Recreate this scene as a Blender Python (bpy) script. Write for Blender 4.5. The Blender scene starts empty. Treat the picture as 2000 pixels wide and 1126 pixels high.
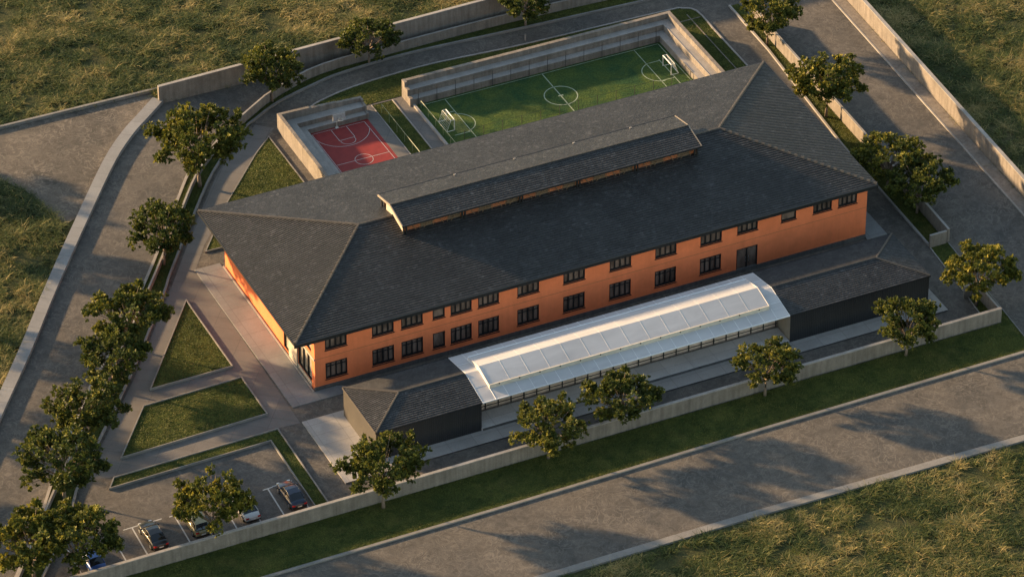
import bpy, bmesh, math, random
import numpy as np
from mathutils import Vector, Matrix
R = math.radians
SC = bpy.context.scene
COL = SC.collection
# ------------------------------------------------------------------ camera
cam = bpy.data.cameras.new('Camera'); camo = bpy.data.objects.new('Camera', cam); COL.objects.link(camo)
SC.camera = camo
cam.sensor_width = 36.0; cam.lens = 9471.52 / 2000 * 36; cam.clip_start = 1.0; cam.clip_end = 3000
CP = (-138.169, -338.133, 276.684); PIT = 0.627668; YAW = 0.438734
camo.location = CP; camo.rotation_euler = (math.pi / 2 - PIT, 0, -YAW)
# ------------------------------------------------------------------ light
ELEV = R(13.5); SD = Vector((0.69, -0.725, 0)).normalized()          # SD: the way the light travels
w = bpy.data.worlds.new('World'); SC.world = w; w.use_nodes = True
wn = w.node_tree.nodes; sky = wn.new('ShaderNodeTexSky'); sky.sky_type = 'NISHITA'; sky.sun_disc = False
sky.sun_elevation = ELEV; sky.sun_rotation = math.atan2(-SD.x, -SD.y); sky.air_density = 1.0; sky.dust_density = 0.6
tint = wn.new('ShaderNodeMix'); tint.data_type = 'RGBA'; tint.blend_type = 'MULTIPLY'; tint.inputs['Factor'].default_value = 1.0; tint.inputs[7].default_value = (1.0, 0.90, 0.78, 1)
w.node_tree.links.new(sky.outputs[0], tint.inputs[6]); w.node_tree.links.new(tint.outputs[2], wn['Background'].inputs[0]); wn['Background'].inputs[1].default_value = 0.13
sun = bpy.data.lights.new('Sun', 'SUN'); sun.energy = 5.0; sun.angle = R(1.8); sun.color = (1.0, 0.68, 0.36)
suno = bpy.data.objects.new('Sun', sun); COL.objects.link(suno)
suno.rotation_euler = Vector((SD.x * math.cos(ELEV), SD.y * math.cos(ELEV), -math.sin(ELEV))).to_track_quat('-Z', 'Y').to_euler()
SC.view_settings.view_transform = 'Standard'; SC.view_settings.look = 'None'
SC.view_settings.exposure = 1.56; SC.view_settings.gamma = 1.0
try: SC.view_settings.use_curve_mapping = False
except Exception: pass

# ------------------------------------------------------------------ materials
def new_mat(name):
    m = bpy.data.materials.new(name); m.use_nodes = True
    nt = m.node_tree; b = nt.nodes['Principled BSDF']
    return m, nt, b
def N(nt, typ, **kw):
    n = nt.nodes.new(typ)
    for k, v in kw.items():
        if k in n.inputs: n.inputs[k].default_value = v
        else: setattr(n, k, v)
    return n
def coords(nt, scale=(1, 1, 1), rot=(0, 0, 0)):
    g = N(nt, 'ShaderNodeNewGeometry'); mp = N(nt, 'ShaderNodeMapping')
    mp.inputs['Scale'].default_value = scale; mp.inputs['Rotation'].default_value = rot
    nt.links.new(g.outputs['Position'], mp.inputs['Vector']); return mp.outputs[0]
def noise(nt, vec, scale, detail=4, rough=0.55, dist=0.0):
    n = N(nt, 'ShaderNodeTexNoise'); n.inputs['Scale'].default_value = scale; n.inputs['Detail'].default_value = detail
    n.inputs['Roughness'].default_value = rough; n.inputs['Distortion'].default_value = dist
    nt.links.new(vec, n.inputs['Vector']); return n.outputs['Fac']
def ramp(nt, fac, stops):
    r = N(nt, 'ShaderNodeValToRGB'); e = r.color_ramp.elements
    while len(e) < len(stops): e.new(0.5)
    for i, (p, c) in enumerate(stops):
        e[i].position = p; e[i].color = (c, c, c, 1) if not isinstance(c, tuple) else (*c, 1)
    nt.links.new(fac, r.inputs[0]); return r.outputs[0]
def mul(nt, a, b, fac=1.0, mode='MULTIPLY'):
    m = N(nt, 'ShaderNodeMix', data_type='RGBA', blend_type=mode); m.inputs['Factor'].default_value = fac
    for s, v in ((6, a), (7, b)):
        if isinstance(v, tuple): m.inputs[s].default_value = (*v, 1)
        else: nt.links.new(v, m.inputs[s])
    return m.outputs[2]
def mixf(nt, fac, a, b):
    o = mul(nt, a, b, 1.0, 'MIX'); nt.links.new(fac, o.node.inputs['Factor']); return o
def bump(nt, b, h, dist, strength=1.0):
    n = N(nt, 'ShaderNodeBump'); n.inputs['Strength'].default_value = strength; n.inputs['Distance'].default_value = dist
    nt.links.new(h, n.inputs['Height']); nt.links.new(n.outputs[0], b.inputs['Normal'])
def plain(name, col, rough=0.6, metal=0.0, var=0.15, scale=3.0, spec=0.4):
    m, nt, b = new_mat(name); v = coords(nt)
    f = noise(nt, v, scale, 5)
    c = mul(nt, col, ramp(nt, f, [(0.3, 1 - var), (0.7, 1 + var)]))
    nt.links.new(c, b.inputs['Base Color']); b.inputs['Roughness'].default_value = rough
    b.inputs['Metallic'].default_value = metal; b.inputs['Specular IOR Level'].default_value = spec
    return m
def worm(nt, v, scale, width=0.06):
    f = noise(nt, v, scale, 1.5, 0.5, 1.6)
    s = N(nt, 'ShaderNodeMath', operation='SUBTRACT'); nt.links.new(f, s.inputs[0]); s.inputs[1].default_value = 0.5
    a = N(nt, 'ShaderNodeMath', operation='ABSOLUTE'); nt.links.new(s.outputs[0], a.inputs[0])
    return ramp(nt, a.outputs[0], [(0.0, 1.0), (width, 0.0)])
def ground_mat(name, dark, light, wormy=0.25, bumpd=0.05, fine=9.0, crack=False):
    m, nt, b = new_mat(name); v = coords(nt)
    big = noise(nt, v, 0.16, 5, 0.6, 0.6); mid = noise(nt, v, 1.1, 6, 0.65, 0.8); fin = noise(nt, v, fine, 3, 0.7)
    c = mixf(nt, ramp(nt, big, [(0.35, 0.0), (0.65, 1.0)]), dark, light)
    c = mul(nt, c, ramp(nt, mid, [(0.3, 0.74), (0.7, 1.26)]))
    c = mul(nt, c, ramp(nt, fin, [(0.25, 0.75), (0.75, 1.25)]))
    wv = worm(nt, v, 0.95, 0.06); msk = ramp(nt, noise(nt, v, 0.3, 2), [(0.35, 0.3), (0.6, 1.0)])
    wm = N(nt, 'ShaderNodeMath', operation='MULTIPLY'); nt.links.new(wv, wm.inputs[0]); nt.links.new(msk, wm.inputs[1])
    wk = N(nt, 'ShaderNodeMath', operation='MULTIPLY'); nt.links.new(wm.outputs[0], wk.inputs[0]); wk.inputs[1].default_value = wormy
    c = mixf(nt, wk.outputs[0], c, tuple(min(1, x * 1.9) for x in light))
    nt.links.new(c, b.inputs['Base Color']); b.inputs['Roughness'].default_value = 0.9
    b.inputs['Specular IOR Level'].default_value = 0.25
    ad = N(nt, 'ShaderNodeMath', operation='MULTIPLY_ADD'); nt.links.new(wm.outputs[0], ad.inputs[0]); ad.inputs[1].default_value = 0.3; nt.links.new(fin, ad.inputs[2])
    bump(nt, b, ad.outputs[0], bumpd, 0.4)
    return m
def concrete(name, col, var=0.2, streak=True, bd=0.01):
    m, nt, b = new_mat(name); v = coords(nt)
    c = mul(nt, col, ramp(nt, noise(nt, v, 0.6, 6, 0.65), [(0.3, 1 - var), (0.7, 1 + var)]))
    c = mul(nt, c, ramp(nt, noise(nt, v, 7, 4, 0.7), [(0.3, 0.85), (0.7, 1.13)]))
    if streak:
        vs = coords(nt, (1.6, 1.6, 0.12))
        c = mul(nt, c, ramp(nt, noise(nt, vs, 1.6, 4, 0.6), [(0.35, 0.78), (0.6, 1.08)]))
    nt.links.new(c, b.inputs['Base Color']); b.inputs['Roughness'].default_value = 0.85
    b.inputs['Specular IOR Level'].default_value = 0.3
    bump(nt, b, noise(nt, v, 12, 3), bd)
    return m
def paving(name, col, bw, bh, rot=0.0, joint=0.6, var=0.12, off=0.0):
    m, nt, b = new_mat(name); v = coords(nt, (1, 1, 1), (0, 0, rot))
    br = N(nt, 'ShaderNodeTexBrick'); br.offset = off; nt.links.new(v, br.inputs['Vector'])
    br.inputs['Scale'].default_value = 1.0; br.inputs['Brick Width'].default_value = bw; br.inputs['Row Height'].default_value = bh
    br.inputs['Mortar Size'].default_value = 0.035; br.inputs['Mortar Smooth'].default_value = 0.4
    br.inputs['Color1'].default_value = (*[x * 0.93 for x in col], 1); br.inputs['Color2'].default_value = (*[x * 1.07 for x in col], 1)
    br.inputs['Mortar'].default_value = (*[x * joint for x in col], 1)
    v2 = coords(nt)
    c = mul(nt, br.outputs[0], ramp(nt, noise(nt, v2, 0.5, 6, 0.65, 0.6), [(0.3, 1 - var), (0.7, 1 + var)]))
    c = mul(nt, c, ramp(nt, noise(nt, v2, 8, 4, 0.7), [(0.3, 0.88), (0.7, 1.1)]))
    nt.links.new(c, b.inputs['Base Color']); b.inputs['Roughness'].default_value = 0.8
    return m
def lawn_mat(name, a, bcol, ccol, sc=0.7):
    m, nt, b = new_mat(name); v = coords(nt)
    f = noise(nt, v, sc, 6, 0.7, 0.8)
    c = mixf(nt, ramp(nt, f, [(0.38, 0.0), (0.62, 1.0)]), a, bcol)
    c = mixf(nt, ramp(nt, noise(nt, v, sc * 0.45, 4, 0.6), [(0.55, 0.0), (0.75, 0.6)]), c, ccol)
    c = mul(nt, c, ramp(nt, noise(nt, v, 6, 4, 0.7), [(0.25, 0.55), (0.75, 1.45)]))
    nt.links.new(c, b.inputs['Base Color']); b.inputs['Roughness'].default_value = 0.95; b.inputs['Specular IOR Level'].default_value = 0.1
    bump(nt, b, noise(nt, v, 5, 5, 0.7), 0.12)
    return m
def attr_leaf(name, c0, c1, c2, trans=0.3, att='tone', objvar=False):
    m, nt, b = new_mat(name)
    a = N(nt, 'ShaderNodeAttribute', attribute_name=att)
    c = ramp(nt, a.outputs['Fac'], [(0.0, c0), (0.5, c1), (1.0, c2)])
    if objvar: c = mul(nt, c, ramp(nt, N(nt, 'ShaderNodeObjectInfo').outputs['Random'], [(0.0, (0.72, 0.80, 0.8)), (0.5, (1.0, 1.0, 1.0)), (1.0, (1.35, 1.22, 1.0))]))
    nt.links.new(c, b.inputs['Base Color']); b.inputs['Roughness'].default_value = 0.6; b.inputs['Specular IOR Level'].default_value = 0.25
    tr = N(nt, 'ShaderNodeBsdfTranslucent'); nt.links.new(c, tr.inputs['Color'])
    mx = N(nt, 'ShaderNodeMixShader'); mx.inputs[0].default_value = trans
    nt.links.new(b.outputs[0], mx.inputs[1]); nt.links.new(tr.outputs[0], mx.inputs[2])
    nt.links.new(mx.outputs[0], nt.nodes['Material Output'].inputs[0])
    return m
def roof_mat(name, col, along='x', tile=0.32):
    m, nt, b = new_mat(name)
    v = coords(nt); s = coords(nt, (1 / 0.3, 1 / 0.27, 0.0))
    fl = N(nt, 'ShaderNodeVectorMath', operation='FLOOR'); nt.links.new(s, fl.inputs[0])
    wn_ = N(nt, 'ShaderNodeTexWhiteNoise', noise_dimensions='3D'); nt.links.new(fl.outputs[0], wn_.inputs['Vector'])
    c = mul(nt, col, ramp(nt, wn_.outputs['Value'], [(0.0, 0.8), (0.9, 1.12), (1.0, 1.8)]))
    c = mul(nt, c, ramp(nt, noise(nt, v, 0.35, 5, 0.65, 0.8), [(0.3, 0.75), (0.7, 1.25)]))
    c = mul(nt, c, ramp(nt, worm(nt, v, 1.9, 0.06), [(0.0, 0.88), (1.0, 1.6)]))
    nt.links.new(c, b.inputs['Base Color']); b.inputs['Roughness'].default_value = 0.55; b.inputs['Specular IOR Level'].default_value = 0.35
    bump(nt, b, noise(nt, v, 5, 3, 0.7), 0.05)
    return m

M = {}
M['asphalt'] = ground_mat('mottled_asphalt', (0.078, 0.071, 0.063), (0.120, 0.103, 0.085), 0.42, 0.06)  # broad mottling puts soft patches of light and shade into the colour
M['dirt'] = ground_mat('bare_dirt', (0.080, 0.070, 0.058), (0.130, 0.108, 0.085), 0.55, 0.09)
M['court_asphalt'] = ground_mat('court_asphalt', (0.080, 0.074, 0.067), (0.115, 0.10, 0.085), 0.35, 0.04)
M['concrete'] = concrete('grey_concrete', (0.205, 0.175, 0.146))
M['cap'] = concrete('coping_concrete', (0.29, 0.265, 0.24), streak=False)
M['kerb'] = concrete('kerb_concrete', (0.205, 0.19, 0.172), streak=False)
M['band'] = paving('band_slabs', (0.21, 0.205, 0.20), 2.4, 50, R(-55), 0.7)
M['pad'] = paving('pad_slabs', (0.33, 0.30, 0.27), 2.6, 1.6, 0, 0.75)
M['apron'] = paving('apron_pavers', (0.19, 0.187, 0.182), 2.2, 2.2, 0, 0.72)
M['path'] = paving('path_pavers', (0.13, 0.117, 0.105), 1.6, 3.0, R(-53), 0.75)
M['terrace'] = paving('terrace_slabs', (0.52, 0.49, 0.46), 2.6, 1.6, 0, 0.75)
M['lawn'] = lawn_mat('lawn_turf', (0.040, 0.056, 0.014), (0.090, 0.098, 0.024), (0.16, 0.135, 0.042))
M['soil'] = lawn_mat('field_soil', (0.035, 0.046, 0.018), (0.075, 0.072, 0.03), (0.14, 0.115, 0.06), 0.35)
M['turf'] = lawn_mat('pitch_turf', (0.026, 0.062, 0.024), (0.066, 0.096, 0.024), (0.10, 0.115, 0.03), 0.33)  # blue-green and yellow-green patches paint shade and sun into the turf
M['red'] = plain('red_court', (0.23, 0.024, 0.020), 0.7, 0, 0.12, 1.2)
M['line'] = plain('white_paint', (0.42, 0.41, 0.385), 0.7, 0, 0.12, 6)
M['pline'] = plain('worn_pitch_paint', (0.28, 0.32, 0.22), 0.7, 0, 0.2, 3)
M['rail'] = plain('painted_rail', (0.20, 0.22, 0.12), 0.5)
M['fence'] = plain('dark_fence_steel', (0.045, 0.045, 0.045), 0.5, 0.3)
M['white_steel'] = plain('white_steel', (0.68, 0.66, 0.58), 0.45)
def orange_mat():
    m, nt, b = new_mat('orange_render'); v = coords(nt)
    c = mul(nt, (0.75, 0.196, 0.076), ramp(nt, noise(nt, v, 0.5, 6, 0.7, 0.4), [(0.3, 0.88), (0.7, 1.1)]))
    c = mul(nt, c, ramp(nt, noise(nt, coords(nt, (2, 2, 0.15)), 1.2, 4), [(0.3, 0.96), (0.65, 1.03)]))
    c = mul(nt, c, ramp(nt, noise(nt, v, 14, 2), [(0.3, 0.94), (0.7, 1.06)]))
    nt.links.new(c, b.inputs['Base Color']); b.inputs['Roughness'].default_value = 0.85; b.inputs['Specular IOR Level'].default_value = 0.2
    bump(nt, b, noise(nt, v, 20, 2), 0.008); return m
M['orange'] = orange_mat()
M['orange_dark'] = plain('joint_line_render', (0.33, 0.12, 0.05), 0.85)  # darker orange for the floor joint line
M['plinth'] = concrete('plinth_concrete', (0.095, 0.092, 0.09))
M['cream'] = plain('cream_render', (0.42, 0.35, 0.27), 0.8, 0, 0.08, 2)
M['roof'] = roof_mat('charcoal_tiles', (0.030, 0.030, 0.0305))
M['roof_flat'] = ground_mat('dark_membrane', (0.032, 0.032, 0.033), (0.046, 0.044, 0.042), 0.4, 0.02)
M['cap_tile'] = plain('hip_cap_tiles', (0.075, 0.062, 0.05), 0.6, 0, 0.3, 4)  # lighter brown than the tiles, with sunlight painted into the colour
M['fascia'] = plain('black_fascia', (0.016, 0.017, 0.018), 0.45)
M['frame'] = plain('black_frames', (0.012, 0.012, 0.013), 0.4)
M['timber'] = plain('lantern_timber', (0.17, 0.11, 0.065), 0.7)
def glass_mat(name, col, rough):
    m, nt, b = new_mat(name); v = coords(nt, (1, 1, 0.4))
    c = mul(nt, col, ramp(nt, noise(nt, v, 1.1, 3), [(0.35, 0.6), (0.65, 1.5)]))  # brownish tone varied to paint reflections into the panes
    nt.links.new(c, b.inputs['Base Color']); b.inputs['Roughness'].default_value = rough; b.inputs['Specular IOR Level'].default_value = 0.35
    return m
M['glass'] = glass_mat('dark_window_glass', (0.15, 0.105, 0.082), 0.12)
M['glass_tan'] = glass_mat('entrance_glass', (0.30, 0.26, 0.20), 0.15)
def shed_mat():
    m, nt, b = new_mat('black_cladding'); s = coords(nt, (1, 1, 0))
    wv = N(nt, 'ShaderNodeTexWave', wave_type='BANDS', bands_direction='X'); wv.inputs['Scale'].default_value = 1.6; nt.links.new(s, wv.inputs['Vector'])
    c = mul(nt, (0.018, 0.019, 0.021), ramp(nt, wv.outputs['Fac'], [(0.0, 0.8), (1.0, 1.1)]))
    c = mul(nt, c, ramp(nt, noise(nt, coords(nt, (1.5, 1.5, 0.2)), 0.8, 5), [(0.3, 0.85), (0.7, 1.2)]))
    nt.links.new(c, b.inputs['Base Color']); b.inputs['Roughness'].default_value = 0.5
    bump(nt, b, wv.outputs['Fac'], 0.02); return m
M['shed'] = shed_mat()
M['shed_end_lit'] = plain('lit_end_cladding', (0.062, 0.054, 0.044), 0.6, 0, 0.1, 0.8)  # lighter than the black cladding, painting sun on the end face
def poly_mat():
    m, nt, b = new_mat('polycarbonate'); v = coords(nt)
    c = mul(nt, (0.57, 0.545, 0.53), ramp(nt, noise(nt, coords(nt, (0.3, 1, 1)), 0.7, 4, 0.6, 0.5), [(0.3, 0.86), (0.7, 1.08)]))
    nt.links.new(c, b.inputs['Base Color']); b.inputs['Roughness'].default_value = 0.5; b.inputs['Specular IOR Level'].default_value = 0.4
    tr = N(nt, 'ShaderNodeBsdfTranslucent'); nt.links.new(c, tr.inputs['Color'])
    mx = N(nt, 'ShaderNodeMixShader'); mx.inputs[0].default_value = 0.15
    nt.links.new(b.outputs[0], mx.inputs[1]); nt.links.new(tr.outputs[0], mx.inputs[2])
    nt.links.new(mx.outputs[0], nt.nodes['Material Output'].inputs[0]); return m
M['poly'] = poly_mat()
M['poly_bar'] = plain('glazing_bars', (0.85, 0.84, 0.83), 0.4, 0, 0.05)  # extra white bars paint in lit lines on the greenhouse roof
M['beige_beam'] = plain('beige_beam', (0.62, 0.54, 0.42), 0.6, 0, 0.1, 2)
M['barge'] = plain('barge_boards', (0.26, 0.215, 0.165), 0.6, 0, 0.1, 2)
M['lantern_wall'] = plain('lantern_orange', (0.46, 0.15, 0.06), 0.8, 0, 0.25, 1.5)
M['ghwall'] = plain('tan_infill_panel', (0.72, 0.54, 0.41), 0.5, 0, 0.25, 1.0)
M['bark'] = plain('bark', (0.20, 0.15, 0.11), 0.9, 0, 0.3, 8)
M['leaf'] = attr_leaf('leaves', (0.020, 0.032, 0.008), (0.070, 0.084, 0.016), (0.24, 0.215, 0.032), 0.3, 'tone', True)
M['blade'] = attr_leaf('field_grass_blades', (0.022, 0.046, 0.012), (0.105, 0.122, 0.030), (0.46, 0.345, 0.14), 0.3)
M['short'] = attr_leaf('lawn_blades', (0.024, 0.040, 0.010), (0.088, 0.100, 0.020), (0.23, 0.195, 0.05), 0.2)
M['tyre'] = plain('tyre_rubber', (0.018, 0.018, 0.018), 0.85)
M['rim'] = plain('alloy_rim', (0.45, 0.45, 0.45), 0.3, 0.8)
M['cglass'] = plain('car_glass', (0.012, 0.014, 0.016), 0.06, 0, 0.1, 2, 0.7)
M['tail'] = plain('tail_lamp', (0.35, 0.015, 0.012), 0.25)
M['head'] = plain('head_lamp', (0.6, 0.6, 0.58), 0.15)
M['plate'] = plain('number_plate', (0.6, 0.6, 0.58), 0.5)
def paint(name, col, metal=0.1):
    m, nt, b = new_mat(name); v = coords(nt)
    c = mul(nt, col, ramp(nt, noise(nt, v, 3, 4), [(0.3, 0.9), (0.7, 1.08)]))
    nt.links.new(c, b.inputs['Base Color']); b.inputs['Roughness'].default_value = 0.28; b.inputs['Metallic'].default_value = metal
    b.inputs['Coat Weight'].default_value = 0.4; b.inputs['Coat Roughness'].default_value = 0.08; return m
M['p_navy'] = paint('navy_paint', (0.018, 0.026, 0.048)); M['p_black'] = paint('black_paint', (0.02, 0.02, 0.02))
M['p_white'] = paint('white_paint_car', (0.45, 0.45, 0.44), 0.0); M['p_gold'] = paint('olive_gold_paint', (0.24, 0.21, 0.11))
M['p_blue'] = paint('blue_paint', (0.02, 0.06, 0.22))

# ------------------------------------------------------------------ mesh helpers
class MB:
    def __init__(s): s.v = []; s.f = []; s.mi = []; s.mats = []
    def m(s, key):
        if key not in s.mats: s.mats.append(key)
        return s.mats.index(key)
    def face(s, pts, mat=None):
        i = len(s.v); s.v += [tuple(p) for p in pts]; s.f.append(tuple(range(i, i + len(pts)))); s.mi.append(s.m(mat) if mat else 0)
    def box(s, x0, x1, y0, y1, z0, z1, mat=None):
        i = len(s.v)
        s.v += [(x0, y0, z0), (x1, y0, z0), (x1, y1, z0), (x0, y1, z0), (x0, y0, z1), (x1, y0, z1), (x1, y1, z1), (x0, y1, z1)]
        for q in ((3, 2, 1, 0), (4, 5, 6, 7), (0, 1, 5, 4), (1, 2, 6, 5), (2, 3, 7, 6), (3, 0, 4, 7)):
            s.f.append(tuple(i + k for k in q)); s.mi.append(s.m(mat) if mat else 0)
    def prism(s, poly, z0, z1, mat=None, top=None):
        n = len(poly); i = len(s.v)
        s.v += [(p[0], p[1], z0) for p in poly] + [(p[0], p[1], z1) for p in poly]
        k = s.m(mat) if mat else 0
        s.f.append(tuple(i + n + j for j in range(n))); s.mi.append(s.m(top) if top else k)
        for j in range(n):
            s.f.append((i + j, i + (j + 1) % n, i + n + (j + 1) % n, i + n + j)); s.mi.append(k)
    def ribbon(s, pts, o0, o1, z0, z1, mat=None, caps=True):
        # solid along a plan polyline between lateral offsets (left positive); z1 may be a list
        a = offset_line(pts, o0); b = offset_line(pts, o1); n = len(pts); i = len(s.v); k = s.m(mat) if mat else 0
        zt = z1 if isinstance(z1, (list, tuple)) else [z1] * n
        for j in range(n):
            s.v += [(*a[j], z0), (*a[j], zt[j]), (*b[j], zt[j]), (*b[j], z0)]
        for j in range(n - 1):
            q = i + 4 * j; r = q + 4
            for e in ((0, 1), (1, 2), (2, 3)):
                s.f.append((q + e[0], r + e[0], r + e[1], q + e[1])); s.mi.append(k)
        if caps:
            s.f.append((i, i + 1, i + 2, i + 3)); s.mi.append(k); q = i + 4 * (n - 1); s.f.append((q + 3, q + 2, q + 1, q)); s.mi.append(k)
    def tube(s, pts, rad, seg=6, mat=None):
        k = s.m(mat) if mat else 0; i = len(s.v); n = len(pts); rr = rad if isinstance(rad, (list, tuple)) else [rad] * n
        pts = [Vector(p) for p in pts]
        for j, p in enumerate(pts):
            d = (pts[min(j + 1, n - 1)] - pts[max(j - 1, 0)]).normalized()
            u = d.cross(Vector((0, 0, 1)));
            if u.length < 1e-3: u = Vector((1, 0, 0))
            u.normalize(); t = u.cross(d)
            for q in range(seg):
                a = 2 * math.pi * q / seg; s.v.append(tuple(p + (u * math.cos(a) + t * math.sin(a)) * rr[j]))
        for j in range(n - 1):
            for q in range(seg):
                s.f.append((i + j * seg + q, i + j * seg + (q + 1) % seg, i + (j + 1) * seg + (q + 1) % seg, i + (j + 1) * seg + q)); s.mi.append(k)
        s.f.append(tuple(i + q for q in range(seg))[::-1]); s.mi.append(k)
        s.f.append(tuple(i + (n - 1) * seg + q for q in range(seg))); s.mi.append(k)
    def bar(s, a, b, wd, mat=None): s.tube([a, b], wd, 4, mat)
    def build(s, name, mat=None, parent=None, smooth=False):
        me = bpy.data.meshes.new(name); me.from_pydata(s.v, [], s.f)
        keys = s.mats if s.mats else [mat]
        for k in keys: me.materials.append(M[k])
        if s.mats: me.polygons.foreach_set('material_index', s.mi)
        bm = bmesh.new(); bm.from_mesh(me); bmesh.ops.triangulate(bm, faces=[f for f in bm.faces if len(f.verts) > 4])
        bmesh.ops.recalc_face_normals(bm, faces=bm.faces); bm.to_mesh(me); bm.free()
        if smooth: me.polygons.foreach_set('use_smooth', [True] * len(me.polygons))
        o = bpy.data.objects.new(name, me); COL.objects.link(o)
        if parent: o.parent = parent; o.matrix_parent_inverse = Matrix.Translation(-parent.location) if parent.type == 'EMPTY' and False else Matrix()
        return o
def offset_line(pts, o, closed=False):
    n = len(pts); out = []
    for j in range(n):
        if closed: a, b, c = pts[j - 1], pts[j], pts[(j + 1) % n]
        else: a, b, c = pts[max(j - 1, 0)], pts[j], pts[min(j + 1, n - 1)]
        d1 = Vector((b[0] - a[0], b[1] - a[1])); d2 = Vector((c[0] - b[0], c[1] - b[1]))
        if d1.length < 1e-6: d1 = d2
        if d2.length < 1e-6: d2 = d1
        d1.normalize(); d2.normalize(); n1 = Vector((-d1.y, d1.x)); n2 = Vector((-d2.y, d2.x)); m = (n1 + n2)
        m = m / max(m.dot(n1), 0.15) if m.length > 1e-6 else n1
        if m.length > 4: m = m.normalized() * 4
        out.append((b[0] + m.x * o, b[1] + m.y * o))
    return out
def smooth_line(P, k=6):
    out = []
    for i in range(len(P) - 1):
        p0, p1, p2, p3 = P[max(i - 1, 0)], P[i], P[i + 1], P[min(i + 2, len(P) - 1)]
        for t in [j / k for j in range(k)]:
            out.append(tuple(0.5 * (2 * p1[c] + (p2[c] - p0[c]) * t + (2 * p0[c] - 5 * p1[c] + 4 * p2[c] - p3[c]) * t * t + (3 * p1[c] - p0[c] - 3 * p2[c] + p3[c]) * t ** 3) for c in (0, 1)))
    out.append(tuple(P[-1])); return out
def resample(P, n):
    P = np.array(P, float); d = np.r_[0, np.cumsum(np.hypot(*np.diff(P, axis=0).T))]; t = np.linspace(0, d[-1], n)
    return [tuple(q) for q in np.stack([np.interp(t, d, P[:, 0]), np.interp(t, d, P[:, 1])], 1)]
def tag(o, label=None, cat=None, group=None, kind=None):
    if label: o['label'] = label
    if cat: o['category'] = cat
    if group: o['group'] = group
    if kind: o['kind'] = kind
    return o
def empty(name, label, cat, group=None, loc=(0, 0, 0), rz=0):
    o = bpy.data.objects.new(name, None); o.empty_display_size = 0.5; COL.objects.link(o); o.location = loc; o.rotation_euler = (0, 0, rz)
    return tag(o, label, cat, group)
def struct(name, mb, mat=None): return tag(mb.build(name, mat), kind='structure')
def sheet(name, poly, z, mat, parent=None):
    mb = MB(); mb.face([(p[0], p[1], z) for p in poly]); return struct(name, mb, mat)
def copy_tree(o, parent=None):
    c = o.copy(); COL.objects.link(c); c.parent = parent
    for ch in list(o.children): copy_tree(ch, c)
    return c

# ------------------------------------------------------------------ ground
BAND = [(4.75, 52.0), (2.1, 49.7), (-0.3, 47.6), (-3.75, 43.8), (-9.4, 36.2), (-16.9, 25.8), (-22.6, 17.5), (-27.9, 10.2), (-40, -7), (-58, -33)]
BAND = smooth_line(BAND[:-2], 4) + BAND[-2:]
sheet('ground', [(-700, -700), (800, -700), (800, 900), (-700, 900)], -0.05, 'soil')
road_poly = [(-58, -34.0)] + [(90, -34.0), (90, -20), (76.1, -16), (76.9, 10.3), (77.9, 42), (78.6, 62), (60, 51.2), (4.8, 51.8)] + BAND[1:]
sheet('driveway', road_poly, -0.008, 'asphalt')
sheet('road', [(-60, -33.65), (95, -34.2), (95, -23.2), (-60, -23.5)], -0.003, 'asphalt')
dirt = [(4.8, 53.9), (-45, 54.8), (-45, 48.2), (-30, 49.5), (-16.9, 48.8), (-14.8, 45.6), (-13.1, 42.8), (-12.4, 38.8), (-11.6, 35.6), (-9.4, 36.6), (-3.75, 44.2), (-0.3, 48.0), (2.1, 50.1), (4.75, 52.3)]
sheet('dirt_lot', dirt, -0.012, 'dirt')
mb = MB(); mb.ribbon(BAND, -0.55, 0.65, -0.05, 0.42); struct('concrete_border', mb, 'band')
mb = MB(); mb.ribbon([(-46, 54.75), (5.2, 54.0), (9, 53.95)], -0.12, 0.16, -0.05, 0.32); struct('kerb', mb, 'kerb')
mb = MB(); mb.ribbon([(-62, -23.55), (9.5, -23.4), (36, -23.1), (64.6, -23.05), (95, -23.0)], -0.2, 0.12, -0.05, 0.14); struct('kerb', mb, 'kerb')
mb = MB(); mb.ribbon([(-60, -33.6), (6.8, -33.75), (30, -33.75), (57, -34.3), (95, -34.9)], -0.82, 0.0, -0.05, 0.15); struct('kerb', mb, 'kerb')
mb = MB(); mb.ribbon([(75.2 + 0.036 * y, y) for y in (-22, 0, 20, 40, 62)], 0, 0.16, -0.05, 0.14); struct('kerb', mb, 'cap')
mb = MB(); mb.prism([(75.22 - 0.036 * 22, -22), (76.45 - 0.035 * 22, -22), (76.45 + 0.035 * 62, 62), (75.22 + 0.036 * 62, 62)], -0.05, 0.11); struct('pavement', mb, 'concrete')

LAWNS = []
def kerbed(poly, h=0.2, wd=0.11, zl=0.1, kerbmat='kerb'):
    a = sum(poly[i][0] * poly[(i + 1) % len(poly)][1] - poly[(i + 1) % len(poly)][0] * poly[i][1] for i in range(len(poly)))
    if a < 0: poly = poly[::-1]
    inn = offset_line(poly, wd, True)
    mb = MB(); n = len(poly)
    for j in range(n):
        k = (j + 1) % n
        mb.face([(*poly[j], -0.03), (*poly[k], -0.03), (*poly[k], h), (*poly[j], h)])
        mb.face([(*poly[j], h), (*poly[k], h), (*inn[k], h), (*inn[j], h)])
        mb.face([(*inn[j], h), (*inn[k], h), (*inn[k], zl - 0.05), (*inn[j], zl - 0.05)])
    struct('kerb', mb, kerbmat)
    mb = MB(); mb.face([(*q, zl) for q in inn]); struct('lawn', mb, 'lawn'); LAWNS.append((inn, zl))
def flat_lawn(poly, z=0.03):
    mb = MB(); mb.face([(*q, z) for q in poly]); struct('lawn', mb, 'lawn'); LAWNS.append((poly, z))
kerbed([(-5.58, 18.7), (-14.15, 6.7), (-5.58, 6.75)], 0.24)
kerbed([(-15.6, 4.65), (-5.48, 4.9), (-5.48, -1.5), (-20.5, -1.95)], 0.24)
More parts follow.
